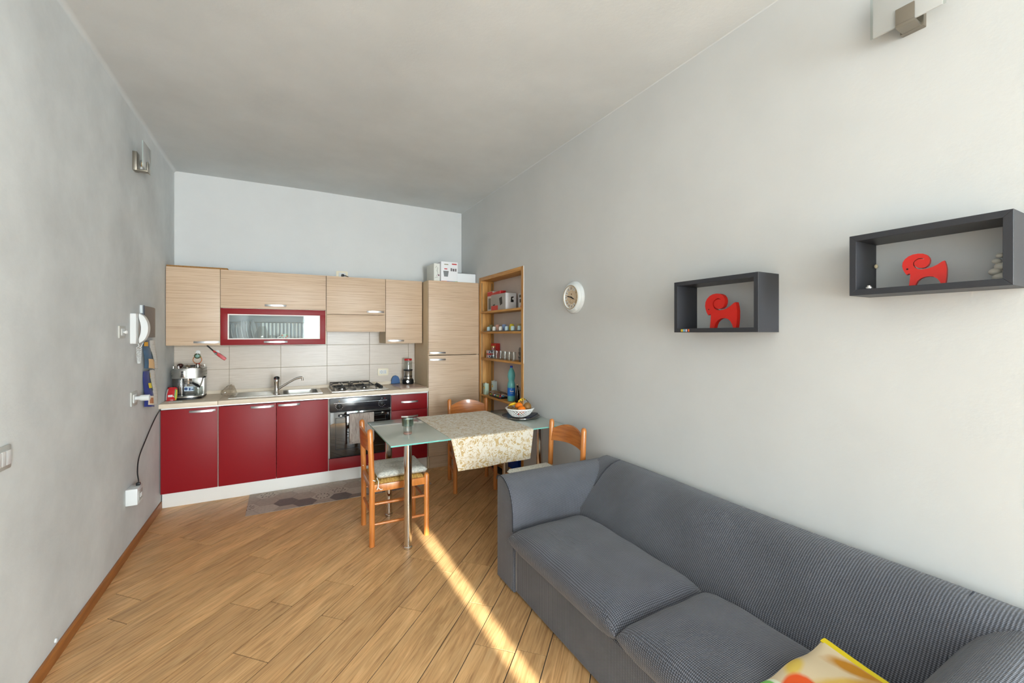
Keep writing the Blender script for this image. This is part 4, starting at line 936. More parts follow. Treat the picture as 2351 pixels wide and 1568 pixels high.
# things in the bottom of the niche
t = thing('blue_carton', 'deep blue carton with pale squiggles at the foot of the niche', 'box', (2.10, 3.83, .10))
obj('carton', B().box(2.06, 2.15, 3.69, 3.93, .1005, .36, .003), mat('carton_deep_blue', (16, 72, 176), .4, var=.15, vscale=20), t)
b = B()
for k, (yy, zz) in enumerate(((3.895, .21), (3.855, .205), (3.815, .20))):
    b.tube([(2.0592, yy, zz - .02), (2.0592, yy - .008, zz + .025 - .01 * k), (2.0592, yy - .014, zz - .005), (2.0592, yy - .022, zz + .015), (2.0592, yy - .03, zz - .02)], .0022, 6)
obj('printed_squiggle', b, mat('pale_print', (150, 186, 206), .5), t)
tag(obj('teal_carton', B().box(2.05, 2.15, 3.985, 4.14, .1005, .40, .003), mat('carton_teal', (24, 128, 160), .4, var=.15, vscale=20)), 'teal carton standing left of the blue carton in the niche', 'box')

# ------------------------------------------------------------------ table, runner, things on it
TX0, TX1, TY0, TY1, TZ = .615, 2.0, 2.79, 3.65, .752
t = thing('dining_table', 'frosted green glass dining table on round chrome legs', 'table', ((TX0 + TX1) / 2, (TY0 + TY1) / 2, 0))
tp = obj('tabletop', B().box(TX0, TX1, TY0, TY1, TZ - .010, TZ, .002), table_gl, t)
b = B().box(TX0 - .0006, TX0 + .0004, TY0, TY1, TZ - .009, TZ - .001).box(TX0, TX1, TY0 - .0006, TY0 + .0004, TZ - .009, TZ - .001)
obj('polished_edge', b, edge_gl, tp, smooth=0)
for lx in (.76, 1.835):
    for ly in (2.921, 3.528):
        lg = obj('leg', B().lathe([(.031, .002), (.031, .014), (.0275, .018), (.0275, TZ - .022)], (lx, ly, 0), 32), chrome, t)
        obj('top_disc', B().lathe([(.036, 0), (.036, .008)], (lx, ly, TZ - .021), 28), steel_d, lg)
        obj('foot_pad', B().lathe([(.030, 0), (.030, .0025)], (lx, ly, 0), 24), black_pl, lg)
obj('under_frame', B().box(.80, 1.80, 2.90, 2.925, TZ - .034, TZ - .012, .002).box(.80, 1.80, 3.515, 3.54, TZ - .034, TZ - .012, .002), steel_d, t)
# runner: lies across, hangs over the near edge
def run(u, v):
    s_ = v * 1.10 - .0   # along the runner from far hem
    x = 1.025 + .665 * u
    near = TY0 - .004
    ln = TY1 - near
    if s_ < ln - .005:
        return (x, TY1 - .002 - s_, TZ + .0012 + .0006 * math.sin(u * 23 + v * 31))
    h = s_ - (ln - .005)
    if h < .012:
        a = h / .012 * PI / 2; return (x, near + .003 - .008 * math.sin(a), TZ + .0012 - .008 * (1 - math.cos(a)))
    dz = h - .012
    wv = math.sin(u * 11 + 1) * .006 * dz / .2
    return (x + (.045 * (1 - u) - .03 * u) * dz / .2, near - .006 - .02 * dz + wv, TZ - .007 - dz * (.93 + .05 * (1 - u)))
b = B().grid(run, 24, 90); b.thick(-.0016)
tag(obj('table_runner', b, cloth_m, smooth=50), 'cream damask cloth laid across the glass table and hanging over its edge', 'tablecloth')
t = thing('drinking_glass', 'clear tumbler with a green tinted upper half on the bare end of the table', 'glass', (.80, 3.075, TZ + .001))
gx, gy = .80, 3.08
obj('glass_wall', B().lathe([(.030, 0), (.033, .055), (.040, .06), (.042, .115)], (gx, gy, TZ + .001), 28, cap1=False), clear_m, t)
obj('tinted_band', B().lathe([(.0402, .0), (.0422, .053)], (gx, gy, TZ + .061), 28, cap0=False, cap1=False), glassy('green_tint', (196, 214, 206), .06), t)
obj('glass_base', B().lathe([(.0295, 0), (.031, .010)], (gx, gy, TZ + .0012), 28), mat('amber_base', (176, 130, 112), .15, spec=.8), t)
# tray, bowl, fruit
tcx, tcy = 1.835, 3.235
t = thing('serving_platter', 'round dark metal platter under the fruit bowl', 'platter', (tcx, tcy, TZ))
obj('platter_plate', B().lathe([(.10, .001), (.165, .010), (.170, .013), (.165, .014), (.10, .005)], (tcx, tcy, TZ), 48), mat('dark_metal_plate', (96, 96, 98), .3, .8), t)
obj('platter_rim', B().lathe([(.166, .012), (.172, .013), (.172, .016), (.166, .016)], (tcx, tcy, TZ), 48, cap0=False, cap1=False), chrome, t)
tag(obj('flat_case', B().prism(rbox(.15, .045, .008), 0, .010, 'xy', .002).xf(Matrix.Translation((1.885, 3.13, TZ + .0215)) @ Matrix.Rotation(math.radians(28), 4, 'Z') @ Matrix.Rotation(math.radians(-7), 4, 'Y')), mat('navy_black', (24, 28, 44), .3)), 'flat dark rectangular case lying on the platter in front of the bowl', 'case')
bz = TZ + .0145; bcx, bcy = 1.815, 3.215
t = thing('fruit_bowl', 'white openwork ceramic bowl full of fruit', 'bowl', (bcx, bcy, bz))
def bp(a, s_): r = .068 + .052 * s_ ** .75; return (bcx + r * math.cos(a), bcy + r * math.sin(a), bz + .004 + .062 * s_)
b = B()
for k in range(26):
    a0 = 2 * PI * k / 26
    for sg in (1, -1): b.tube([bp(a0 + sg * .62 * s_ / 4, s_ / 4) for s_ in range(5)], .0034, 6)
obj('lattice', b, white_ce, t)
obj('rim', B().tube([(bcx + .1205 * math.cos(a), bcy + .1205 * math.sin(a), bz + .069) for a in [2 * PI * k / 48 for k in range(48)]], .006, 8, True), white_ce, t)
obj('foot', B().lathe([(.066, 0), (.070, .004), (.070, .009), (.0, .009)], (bcx, bcy, bz), 40, cap1=False), white_ce, t)
obj('painted_berry', B().sphere((bcx - .062, bcy - .090, bz + .035), (.006, .006, .006), 10, 6), red_pl, t)
def fruit(nm, c, r, m, label, cat, grp=None, rot=(0, 0, 0)):
    b = B().sphere((0, 0, 0), r, 24, 16); b.xf(Matrix.Translation(c) @ Matrix.Rotation(rot[2], 4, 'Z') @ Matrix.Rotation(rot[1], 4, 'Y'))
    return tag(obj(nm, b, m), label, cat, grp)
fruit('orange', (1.812, 3.225, bz + .082), .036, orange_m, 'orange on top of the pile in the fruit bowl', 'fruit', 'oranges in the bowl')
fruit('orange', (1.80, 3.155, bz + .062), .036, orange_m, 'orange at the front rim of the fruit bowl', 'fruit', 'oranges in the bowl')
fruit('kiwi', (1.747, 3.255, bz + .066), (.032, .026, .024), kiwi_m, 'kiwi at the left rim of the fruit bowl', 'fruit', 'kiwis in the bowl', (0, 0, .5))
fruit('kiwi', (1.752, 3.195, bz + .058), (.030, .025, .024), kiwi_m, 'kiwi between the oranges and the left kiwi in the bowl', 'fruit', 'kiwis in the bowl', (0, 0, -.4))
fruit('pear', (1.872, 3.182, bz + .078), (.036, .034, .041), pear_m, 'smooth brown pear at the right of the fruit bowl', 'fruit')
fruit('kiwi', (1.835, 3.285, bz + .05), (.03, .026, .025), kiwi_m, 'kiwi behind the oranges in the fruit bowl', 'fruit', 'kiwis in the bowl')
b = B().tube([(1.755, 3.305, bz + .078), (1.775, 3.29, bz + .094), (1.80, 3.275, bz + .10), (1.82, 3.262, bz + .098)], [.006, .012, .012, .006], 10)
tag(obj('banana', b, banana_m), 'small yellow banana behind the kiwis in the bowl', 'fruit')
t = thing('spotted_banana', 'overripe yellow and black banana sticking up behind the top orange', 'fruit', (1.84, 3.27, bz + .09))
obj('peel', B().tube([(1.835, 3.265, bz + .095), (1.842, 3.27, bz + .118), (1.86, 3.262, bz + .135), (1.885, 3.24, bz + .138)], [.010, .012, .012, .006], 10), banana_m, t)
for q in ((1.834, 3.255, bz + .11), (1.845, 3.258, bz + .122), (1.86, 3.250, bz + .137), (1.874, 3.24, bz + .14)): obj('dark_spot', B().sphere(q, (.006, .004, .007), 10, 6), black_pl, t)
obj('stem', B().tube([(1.885, 3.24, bz + .138), (1.897, 3.215, bz + .12), (1.905, 3.205, bz + .10)], .003, 6), mat('stem_brown', (60, 44, 26), .7), t)

# ------------------------------------------------------------------ chairs (local frame: faces +x)
def make_chair(label, loc, rz):
    t = thing('dining_chair', label, 'chair', loc, 'honey wood dining chairs', rz)
    ORG[t.name] = Vector((0, 0, 0))
    HW, PX, FX = .192, -.195, .192; r = .0195
    for sy in (-1, 1):
        y = sy * HW
        obj('back_post', B().tube([(PX, y, 0), (PX, y, .43), (PX - .006, y, .62), (PX - .014, y, .80), (PX - .0145, y, .812), (PX - .015, y, .818)], [r, r, r, r, r * .8, r * .35], 18), orange_w, t)
        obj('front_leg', B().tube([(FX, y, 0), (FX, y, .44), (FX, y, .452), (FX, y, .459)], [r, r, r * .8, r * .3], 18), orange_w, t)
        obj('seat_rail', B().box(PX + .012, FX - .012, y - .011, y + .011, .378, .428, .003), orange_w, t)
        for z in (.15, .292): obj('rung', B().tube([(PX + .01, y, z), (-.05, y, z), (.05, y, z), (FX - .01, y, z)], [.0085, .0105, .0105, .0085], 12), orange_wx, t)
    obj('seat_rail', B().box(FX - .011, FX + .011, -HW + .012, HW - .012, .378, .428, .003), orange_w, t)
    obj('seat_rail', B().box(PX - .011, PX + .011, -HW + .012, HW - .012, .378, .428, .003), orange_w, t)
    obj('rung', B().tube([(FX, -HW + .01, .26), (FX, 0, .26), (FX, HW - .01, .26)], [.0085, .0105, .0085], 12), orange_wx, t)
    obj('rung', B().tube([(PX, -HW + .01, .215), (PX, 0, .215), (PX, HW - .01, .215)], [.0085, .0105, .0085], 12), orange_wx, t)
    b = B(); n = 16
    def sl(u, v):
        y = (2 * u - 1) * (HW - .008); q = 1 - (2 * u - 1) ** 2
        zb, zt = .655 + .012 * q, .748 + .052 * q ** 1.2
        return (PX - .010 - .034 * q - .01 * v, y, zb + (zt - zb) * v)
    b.grid(sl, n, 4); b.thick(.016)
    obj('back_slat', b, orange_wx, t, smooth=50)
    b = B()
    def seat(u, v):
        x = PX + .02 + (FX - PX - .03) * u; y = (2 * v - 1) * (HW - .002); e = max(abs(2 * u - 1), abs(2 * v - 1))
        return (x, y, .447 - .016 * max(0, e - .85) / .15)
    b.grid(seat, 20, 20); b.thick(.028)
    obj('woven_seat', b, straw_m, t)
    return t
def make_pad(label, loc, rz):
    t = thing('seat_pad', label, 'cushion', loc, 'melange seat pads', rz); ORG[t.name] = Vector((0, 0, 0))
    b = B(); n = 22
    def f(u, v, sg):
        x = (2 * u - 1) * .182; y = (2 * v - 1) * .188
        e = 1 - max(abs(2 * u - 1), abs(2 * v - 1)) ** 6
        tuft = sum(math.exp(-((x - tx) ** 2 + (y - ty) ** 2) / .0007) for tx, ty in ((-.05, -.05), (.05, .05), (-.05, .05), (.05, -.05)))
        h = .026 * max(e, 0) ** .5 - (.007 * tuft if sg > 0 else 0)
        return (x * (1 - .02 * (1 - abs(2 * v - 1))), y * (1 - .02 * (1 - abs(2 * u - 1))), .028 + sg * h)
    b.grid(lambda u, v: f(u, v, 1), n, n); b.grid(lambda u, v: f(u, v, -1), n, n)
    bmesh.ops.remove_doubles(b.bm, verts=b.bm.verts, dist=.0005)
    obj('pad', b, pad_m, t, smooth=60)
    tie = mat('tie_fabric', (222, 222, 214), .9) if 'tie_fabric' not in MATS else MATS['tie_fabric']
    for sy in (-1, 1):
        obj('tie', B().tube([(-.185, sy * .185, .022), (-.178, sy * .215, .004), (-.183, sy * .219, -.035), (-.190, sy * .219, -.05)], .0036, 8).tube([(-.183, sy * .219, -.035), (-.165, sy * .221, -.052), (-.152, sy * .221, -.05)], .0032, 8)
            .tube([(-.20, sy * .219, .012), (-.228, sy * .2, .022), (-.226, sy * .172, .018)], .0036, 8), tie, t)
    return t
SEAT_Z = .448
make_chair('honey wood chair at the bare glass end of the table, facing right', (.743, 3.247, 0), math.radians(-1))
make_pad('grey melange seat pad on the chair at the bare glass end of the table', (.767, 3.247, SEAT_Z), math.radians(-1))
a2 = math.atan2(-.39, -.085)
make_chair('honey wood chair behind the table in front of the fridge column', (1.636, 3.858, 0), a2)
make_pad('melange seat pad on the chair in front of the fridge column, under the cloth', (1.631, 3.834, SEAT_Z), a2)
a3 = PI - math.radians(-2)
make_chair('honey wood chair at the right wall behind the sofa arm', (1.647, 2.566, 0), a3)
make_pad('cream melange seat pad on the chair behind the sofa arm', (1.623, 2.566, SEAT_Z), a3)

# ------------------------------------------------------------------ sofa
SYL, SYR, SXF, SXB = 2.31, .295, 1.145, 1.985
t = thing('sofa', 'dark grey knitted-cover two-seat sofa along the right wall', 'sofa', (1.55, 1.27, 0))
def arm_outline(outer, sg):
    # (y,z) outline of an arm; sg=+1: inner side towards -y
    pts = [(0, .015), (0, .60), (.006, .618), (.022, .628), (.05, .632), (.085, .628), (.12, .612), (.15, .588), (.175, .553), (.192, .51), (.20, .46), (.203, .36), (.205, .015)]
    return [(outer - sg * y, z) for y, z in pts]
for outer, sg in ((SYL, 1), (SYR, -1)):
    ao = arm_outline(outer, sg)
    a_ = obj('armrest', B().prism(ao, SXF, SXB - .01, 'yz', .012, 3), sofa_m, t, smooth=50, uvfn=lambda co, n, sg=sg: (co.y, co.z) if abs(n.x) > .7 else (co.x, co.z + sg * co.y))
    obj('piping', B().tube([(SXF - .001, y, z) for y, z in ao[1:-1]], .0032, 8), seam_m, a_)
bpf = [(1.985, .02), (1.985, .625), (1.978, .64), (1.955, .648), (1.92, .646), (1.88, .635), (1.84, .612), (1.80, .58), (1.76, .54), (1.72, .495), (1.68, .45), (1.64, .405), (1.615, .36), (1.605, .30), (1.60, .02)]
b = B(); nseg = 40
y0, y1 = SYR + .05, SYL - .06
rows = []
for i in range(nseg + 1):
    y = y0 + (y1 - y0) * i / nseg; e = min(1, min(i, nseg - i) / 3.0)
    rows.append([b.bm.verts.new((x - (0 if j < 4 or j > 11 else (.010 * math.sin(y * 5.0 + z * 9) + .006 * math.sin(y * 13 - z * 17)) * e), y, z + (0 if j < 2 or j > 12 else .004 * math.sin(y * 4)))) for j, (x, z) in enumerate(bpf)])
for r0, r1 in zip(rows, rows[1:]): b.bridge(r0, r1)
b.cap(rows[0]); b.cap(rows[-1], True)
bk = obj('backrest', b, sofa_m, t, smooth=60, uvfn=lambda co, n: (co.x, co.z) if abs(n.y) > .8 else (co.y, (co.z + co.x) * .72))
for y in (SYL - .196, SYR + .196):
    obj('seam', B().tube([(x - .002, y, z + .002) for x, z in bpf[3:12]], .0028, 8), seam_m, bk)
obj('front_panel', B().box(1.162, 1.60, SYR + .195, SYL - .195, .015, .262, .012, 3), sofa_m, t)
obj('front_seam', B().tube([(1.1605, SYL - .215, .03), (1.1605, SYL - .214, .15), (1.1605, SYL - .215, .25)], .0018, 6), mat('pale_stitch', (150, 146, 140), .8), t)
def cushion(y0, y1, x0=1.105, x1=1.63, z0=.258, z1=.405):
    b = B(); nu, nv = 26, 26
    def f(u, v, sg):
        a, c = 2 * u - 1, 2 * v - 1
        e = max(0, 1 - abs(a) ** 7) ** .5 * max(0, 1 - abs(c) ** 9) ** .5
        zm = z0 + .055 + (.02 if True else 0)
        z = zm + (z1 + .012 * (1 - a * a) * (1 - c * c) - zm) * e if sg > 0 else zm - (zm - z0) * e
        if sg > 0 : z += (.003 * math.sin(7 * a + 3 * c) + .002 * math.sin(11 * c - 4 * a)) * e
        return (x0 + (x1 - x0) * (u + .0), y0 + (y1 - y0) * v, z)
    def w_(q): return .5 - .5 * math.cos(PI * q) * (.8 + .2 * abs(math.cos(PI * q)))
    b.grid(lambda u, v: f(w_(u), w_(v), 1), nu, nv); b.grid(lambda u, v: f(w_(u), w_(v), -1), nu, nv)
    bmesh.ops.remove_doubles(b.bm, verts=b.bm.verts, dist=.0006)
    return obj('seat_cushion', b, sofa_m, t, smooth=70)
cushion(1.228, 2.098); cushion(.495, 1.222)

# floral cushion on the sofa (printed pattern in local coordinates)
fl = mat('floral_print', (226, 200, 160), .75, bump=.15, bscale=500); N, L, p = nodes(fl)
tc = N.new('ShaderNodeTexCoord'); ns = N.new('ShaderNodeTexNoise'); ns.inputs['Scale'].default_value = 14; ns.inputs['Detail'].default_value = 3; L.new(tc.outputs['Object'], ns.inputs['Vector'])
sx = N.new('ShaderNodeSeparateXYZ'); L.new(tc.outputs['Object'], sx.inputs[0])
wob = math_n(N, L, 'MULTIPLY_ADD', ns.outputs['Fac'], .07, -.035)
def emask(cx, cy, rx, ry, ang=0.0, soft=.25, wv=1.0):
    dx = math_n(N, L, 'SUBTRACT', sx.outputs[0], cx); dy = math_n(N, L, 'SUBTRACT', sx.outputs[1], cy)
    ca, sa = math.cos(ang), math.sin(ang)
    u = math_n(N, L, 'ADD', math_n(N, L, 'MULTIPLY', dx, ca / rx), math_n(N, L, 'MULTIPLY', dy, sa / rx))
    v = math_n(N, L, 'ADD', math_n(N, L, 'MULTIPLY', dx, -sa / ry), math_n(N, L, 'MULTIPLY', dy, ca / ry))
    d2 = math_n(N, L, 'SQRT', math_n(N, L, 'ADD', math_n(N, L, 'MULTIPLY', u, u), math_n(N, L, 'MULTIPLY', v, v)))
    d2 = math_n(N, L, 'ADD', d2, math_n(N, L, 'MULTIPLY', wob, 6.0 * wv))
    q = math_n(N, L, 'DIVIDE', math_n(N, L, 'SUBTRACT', 1.0, d2), soft); n = N.new('ShaderNodeClamp'); L.new(q, n.inputs[0]); return n.outputs[0]
def over(base, m_, c):
    mx = N.new('ShaderNodeMix'); mx.data_type = 'RGBA'; L.new(m_, mx.inputs[0]); L.new(base, mx.inputs[6]); mx.inputs[7].default_value = lin(c); return mx.outputs[2]
base = N.new('ShaderNodeRGB'); base.outputs[0].default_value = lin((224, 204, 168)); col = base.outputs[0]
for a in ((.02, .02, .13, .03, -.6, .6, 1.6, (222, 182, 90)), (.11, .03, .10, .035, -1.2, .5, 1.6, (196, 132, 24)), (.10, -.06, .10, .06, -.9, .5, 1.4, (206, 146, 36)), (-.02, .13, .05, .03, .3, .5, 1, (226, 194, 90)), (.02, -.06, .05, .09, .4, .6, 1, (214, 168, 70)),
          (-.085, .06, .075, .055, .75, .18, .8, (236, 92, 34)), (-.09, -.03, .07, .07, .2, .2, .9, (240, 104, 40)), (-.08, .05, .05, .012, -.9, .5, 1, (246, 150, 90)),
          (-.145, .125, .050, .055, .2, .12, .5, (236, 238, 214)), (-.155, .135, .045, .05, .2, .15, .4, (128, 200, 96)),
          (.03, -.065, .055, .06, -.35, .12, .8, (226, 236, 214)), (.03, -.072, .046, .048, -.35, .3, .5, (86, 172, 92))):
    col = over(col, emask(*a[:7]), a[7])
L.new(col, p.inputs['Base Color'])
t = thing('floral_cushion', 'thin floral cushion with yellow binding lying on the sofa seat', 'cushion', (1.42, .60, .47)); ORG[t.name] = Vector((0, 0, 0))
b = B(); n = 24
def fc(u, v, sg):
    a, c = 2 * u - 1, 2 * v - 1
    e = max(0, 1 - max(abs(a), abs(c)) ** 4) ** .6
    x = a * .142; y = c * .15
    return (x, y, .016 + sg * .016 * e + .03 * (a * .5 + .5) ** 2 * .3 + .006 * math.sin(5 * a + 2 * c))
b.grid(lambda u, v: fc(u, v, 1), n, n); b.grid(lambda u, v: fc(u, v, -1), n, n); bmesh.ops.remove_doubles(b.bm, verts=b.bm.verts, dist=.0005)
cv = obj('cover', b, fl, t, smooth=60)
b = B()
def bind(q):
    pts = []
    for k in range(25):
        u, v = q(k / 24); pts.append(fc(u, v, 0))
    return pts
b.grid(lambda u, v: tuple(Vector(fc(1.0, v, 0)) + Vector(((u - .6) * .022, 0, .003 + .002 * math.sin(PI * u)))), 4, 24); b.thick(.003)
obj('yellow_binding', b, mat('yellow_tape', (228, 202, 20), .6), cv)
FCUSH = t
FCUSH.location = (1.372, .592, .446); FCUSH.rotation_euler = (math.radians(0), math.radians(-9), math.radians(-8))

# ------------------------------------------------------------------ right wall: box shelves, rams, clock, lamp
def boxshelf(label, y0, y1, z0, z1, x0=1.852, th=.021):
    t = thing('box_shelf', label, 'shelf', ((x0 + ROOM_X1) / 2, (y0 + y1) / 2, z0), 'anthracite box shelves')
    x1 = ROOM_X1
    obj('side_panel', B().prism([(y0, z0), (y0, z1), (y0 + th, z1 - th), (y0 + th, z0 + th)], x0, x1, 'yz', .0008, 1), dark_g, t)
    obj('side_panel', B().prism([(y1, z0), (y1, z1), (y1 - th, z1 - th), (y1 - th, z0 + th)], x0, x1, 'yz', .0008, 1), dark_g, t)
    obj('top_panel', B().prism([(y0, z1), (y1, z1), (y1 - th, z1 - th), (y0 + th, z1 - th)], x0, x1, 'yz', .0008, 1), dark_g, t)
    obj('bottom_panel', B().prism([(y0, z0), (y1, z0), (y1 - th, z0 + th), (y0 + th, z0 + th)], x0, x1, 'yz', .0008, 1), dark_g, t)
    return t
bs1 = boxshelf('lower dark grey box shelf, nearer the clock', 1.131, 1.59, 1.489, 1.757)
bs2 = boxshelf('higher dark grey box shelf, above the sofa cushions at the right', .386, .788, 1.622, 1.842)
ram_px = [(805, 1345), (822, 1200), (830, 1080), (812, 1058), (790, 1072), (768, 1078), (735, 1020), (710, 950), (697, 880), (706, 800), (740, 735), (800, 680), (870, 650), (950, 642), (1030, 655), (1090, 690), (1125, 745), (1136, 800), (1130, 860), (1105, 915), (1060, 950), (1005, 960), (950, 945), (910, 910), (890, 865), (895, 820), (920, 785), (960, 765), (1000, 760), (1040, 775), (1046, 785), (1046, 772), (1020, 750), (980, 742), (935, 755), (895, 790), (874, 840), (878, 890), (905, 940), (950, 975), (1010, 990), (1090, 982), (1170, 960), (1250, 915), (1320, 858), (1355, 848), (1375, 930), (1386, 1020), (1384, 1150), (1375, 1260), (1362, 1345), (1305, 1345), (1285, 1280), (1245, 1210), (1190, 1165), (1120, 1148), (1050, 1155), (990, 1185), (945, 1230), (918, 1290), (908, 1345)]
def ram(label, x, y, z, w, h, rz):
    t = thing('ram_figure', label, 'figurine', (x, y, z), 'red wooden rams', rz); ORG[t.name] = Vector((0, 0, 0))
    pts = [(-(px_ - 1040) / 690 * w, (1345 - py_) / 705 * h) for px_, py_ in ram_px]
    bd = obj('body', B().prism(pts, -.011, .011, 'yz'), ram_m, t, smooth=35)
    obj('eye', B().cyl((-.0118, -(782 - 1040) / 690 * w, (1345 - 957) / 705 * h), (-.0105, -(782 - 1040) / 690 * w, (1345 - 957) / 705 * h), .0028, seg=12), black_pl, bd)
    obj('mouth', B().box(-.0115, -.0105, -(825 - 1040) / 690 * w, -(795 - 1040) / 690 * w, (1345 - 1070) / 705 * h, (1345 - 1060) / 705 * h), black_pl, bd, smooth=0)
    return t
ram('red curly-horned wooden ram in the lower box shelf', 1.905, 1.345, 1.5103, .183, .172, math.radians(-4))
ram('red curly-horned wooden ram in the higher box shelf', 1.92, .600, 1.6433, .110, .112, math.radians(8))
t = thing('shelf_sticker', 'tiny multicoloured sticker on the front edge of the lower box shelf', 'sticker', (1.851, 1.52, 1.492))
for i, (c_, w_) in enumerate((((210, 180, 60), .018), ((120, 180, 200), .014), ((200, 190, 210), .012), ((226, 110, 50), .012))):
    y = 1.545 - i * .0145
    obj('colour_patch', B().box(1.8508, 1.8522, y - w_ * .7, y, 1.4925, 1.5055), mat('patch_%d' % i, c_, .5), t, smooth=0)
tag(obj('metal_trinket', B().lathe([(.011, 0), (.012, .003), (.012, .007), (.008, .008), (.007, .013)], (1.875, .738, 1.6433), 20), steel), 'small round metal trinket at the left in the higher box shelf', 'trinket')
b = B()
for q in ((.0, .0, .014, .02), (.008, -.01, .03, .016), (-.004, .012, .032, .015), (.004, .0, .048, .017), (.0, -.012, .055, .012), (.002, .01, .066, .011), (.0, .002, .082, .010)):
    b.sphere((1.970 + q[0], .436 + q[1], 1.6433 + q[2]), (q[3] * .8, q[3], q[3] * .75), 14, 8)
tag(obj('white_figurine', b, mat('ivory_resin', (222, 216, 204), .5)), 'ivory flower-like figurine at the right end of the higher box shelf', 'figurine')
tag(obj('cream_stud', B().sphere((1.99, .764 - .004, 1.738), (.006, .006, .008), 12, 8), mat('cream_stud', (222, 206, 170), .5)), 'tiny cream stud at the left inner side of the higher box shelf', 'stud')

# clock
ccx, ccy, ccz, cr = ROOM_X1, 2.685, 1.767, .125
t = thing('wall_clock', 'round white vintage wall clock with roman dial', 'clock', (ccx, ccy, ccz - cr))
clk_w = mat('clock_white', (226, 230, 230), .35)
obj('case', B().lathe([(cr, 0), (cr + .001, .010), (cr - .004, .022), (cr - .012, .026), (cr - .016, .034), (cr - .026, .042), (cr - .036, .042), (cr - .040, .036), (cr - .040, .030)], (ccx, ccy, ccz), 64, (-1, 0, 0), cap1=False), clk_w, t)
obj('case_ring', B().tube([(ccx - .0425, ccy + (cr - .0335) * math.cos(a), ccz + (cr - .0335) * math.sin(a)) for a in [2 * PI * k / 64 for k in range(64)]], .0022, 8, True), mat('aged_gold', (176, 146, 96), .5, .4), t)
fc_ = obj('dial', B().lathe([(cr - .039, .029), (cr - .039, .031)], (ccx, ccy, ccz), 64, (-1, 0, 0)), mat('aged_dial', (214, 192, 162), .6, var=.12, vscale=30), t)
xd = ccx - .0312
def rad(a, r): return (ccy - r * math.sin(a), ccz + r * math.cos(a))
num = ['XII', 'I', 'II', 'III', 'IIII', 'V', 'VI', 'VII', 'VIII', 'IX', 'X', 'XI']
for k in range(12):
    a = 2 * PI * k / 12
    q = [rad(a - .17, .056), rad(a - .20, .083), rad(a + .20, .083), rad(a + .17, .056)]
    if k in (0, 1, 5, 6, 7, 8, 9, 10, 11): obj('numeral_plate', B().prism(q, xd, xd + .0006, 'yz'), mat('numeral_plate', (226, 226, 222), .5) if 'numeral_plate' not in MATS else MATS['numeral_plate'], fc_, smooth=0)
    s_ = num[k]; n_ = len(s_); b = B(); w_ = .009
    for i, ch in enumerate(s_):
        o_ = (i - (n_ - 1) / 2) * w_ * .75
        def seg(x0, r0, x1, r1, b=b, a=a):
            def pt(x, r): ty, tz = -math.cos(a), -math.sin(a); c0 = rad(a, r); return (c0[0] + ty * x, c0[1] + tz * x)
            p0, p1 = pt(x0, r0), pt(x1, r1); d_ = Vector((p1[0] - p0[0], p1[1] - p0[1])).normalized() * .0009; nn = (-d_.y, d_.x)
            b.prism([(p0[0] + nn[0], p0[1] + nn[1]), (p1[0] + nn[0], p1[1] + nn[1]), (p1[0] - nn[0], p1[1] - nn[1]), (p0[0] - nn[0], p0[1] - nn[1])], xd - .0008, xd, 'yz')
        if ch == 'I': seg(o_, .061, o_, .079)
        elif ch == 'V': seg(o_ - .003, .079, o_, .061); seg(o_ + .003, .079, o_, .061)
        else: seg(o_ - .003, .079, o_ + .003, .061); seg(o_ + .003, .079, o_ - .003, .061)
    obj('numeral', b, MATS.get('sepia') or mat('sepia', (120, 84, 50), .6), fc_, smooth=0)
def hand(a, r, w):
    d0, d1, d2 = rad(a, -.01), rad(a, r * .55), rad(a, r); n_ = (math.cos(a) * w, math.sin(a) * w)
    return B().prism([(d0[0] + n_[0] * .5, d0[1] + n_[1] * .5), (d1[0] + n_[0], d1[1] + n_[1]), d2, (d1[0] - n_[0], d1[1] - n_[1]), (d0[0] - n_[0] * .5, d0[1] - n_[1] * .5)], xd - .004, xd - .003, 'yz')
obj('minute_hand', hand(math.radians(282), .068, .004), black_pl, t, smooth=0)
obj('hour_hand', hand(math.radians(116), .046, .005), black_pl, t, smooth=0)
obj('centre_cap', B().lathe([(.005, .032), (.005, .037), (.002, .038)], (ccx, ccy, ccz), 16, (-1, 0, 0)), black_pl, t)
b = B()
for k in range(10):
    a = 2 * PI * k / 10; b.sphere((xd, ccy + .02 * math.cos(a), ccz - .030 + .016 * math.sin(a)), (.0008, .003, .0025), 8, 6)
obj('dial_ornament', b, MATS['sepia'], fc_); obj('dial_emblem', B().prism([(ccy - .008, ccz + .022), (ccy - .002, ccz + .03), (ccy + .008, ccz + .028), (ccy + .004, ccz + .018)], xd - .0005, xd, 'yz'), MATS['sepia'], fc_, smooth=0)

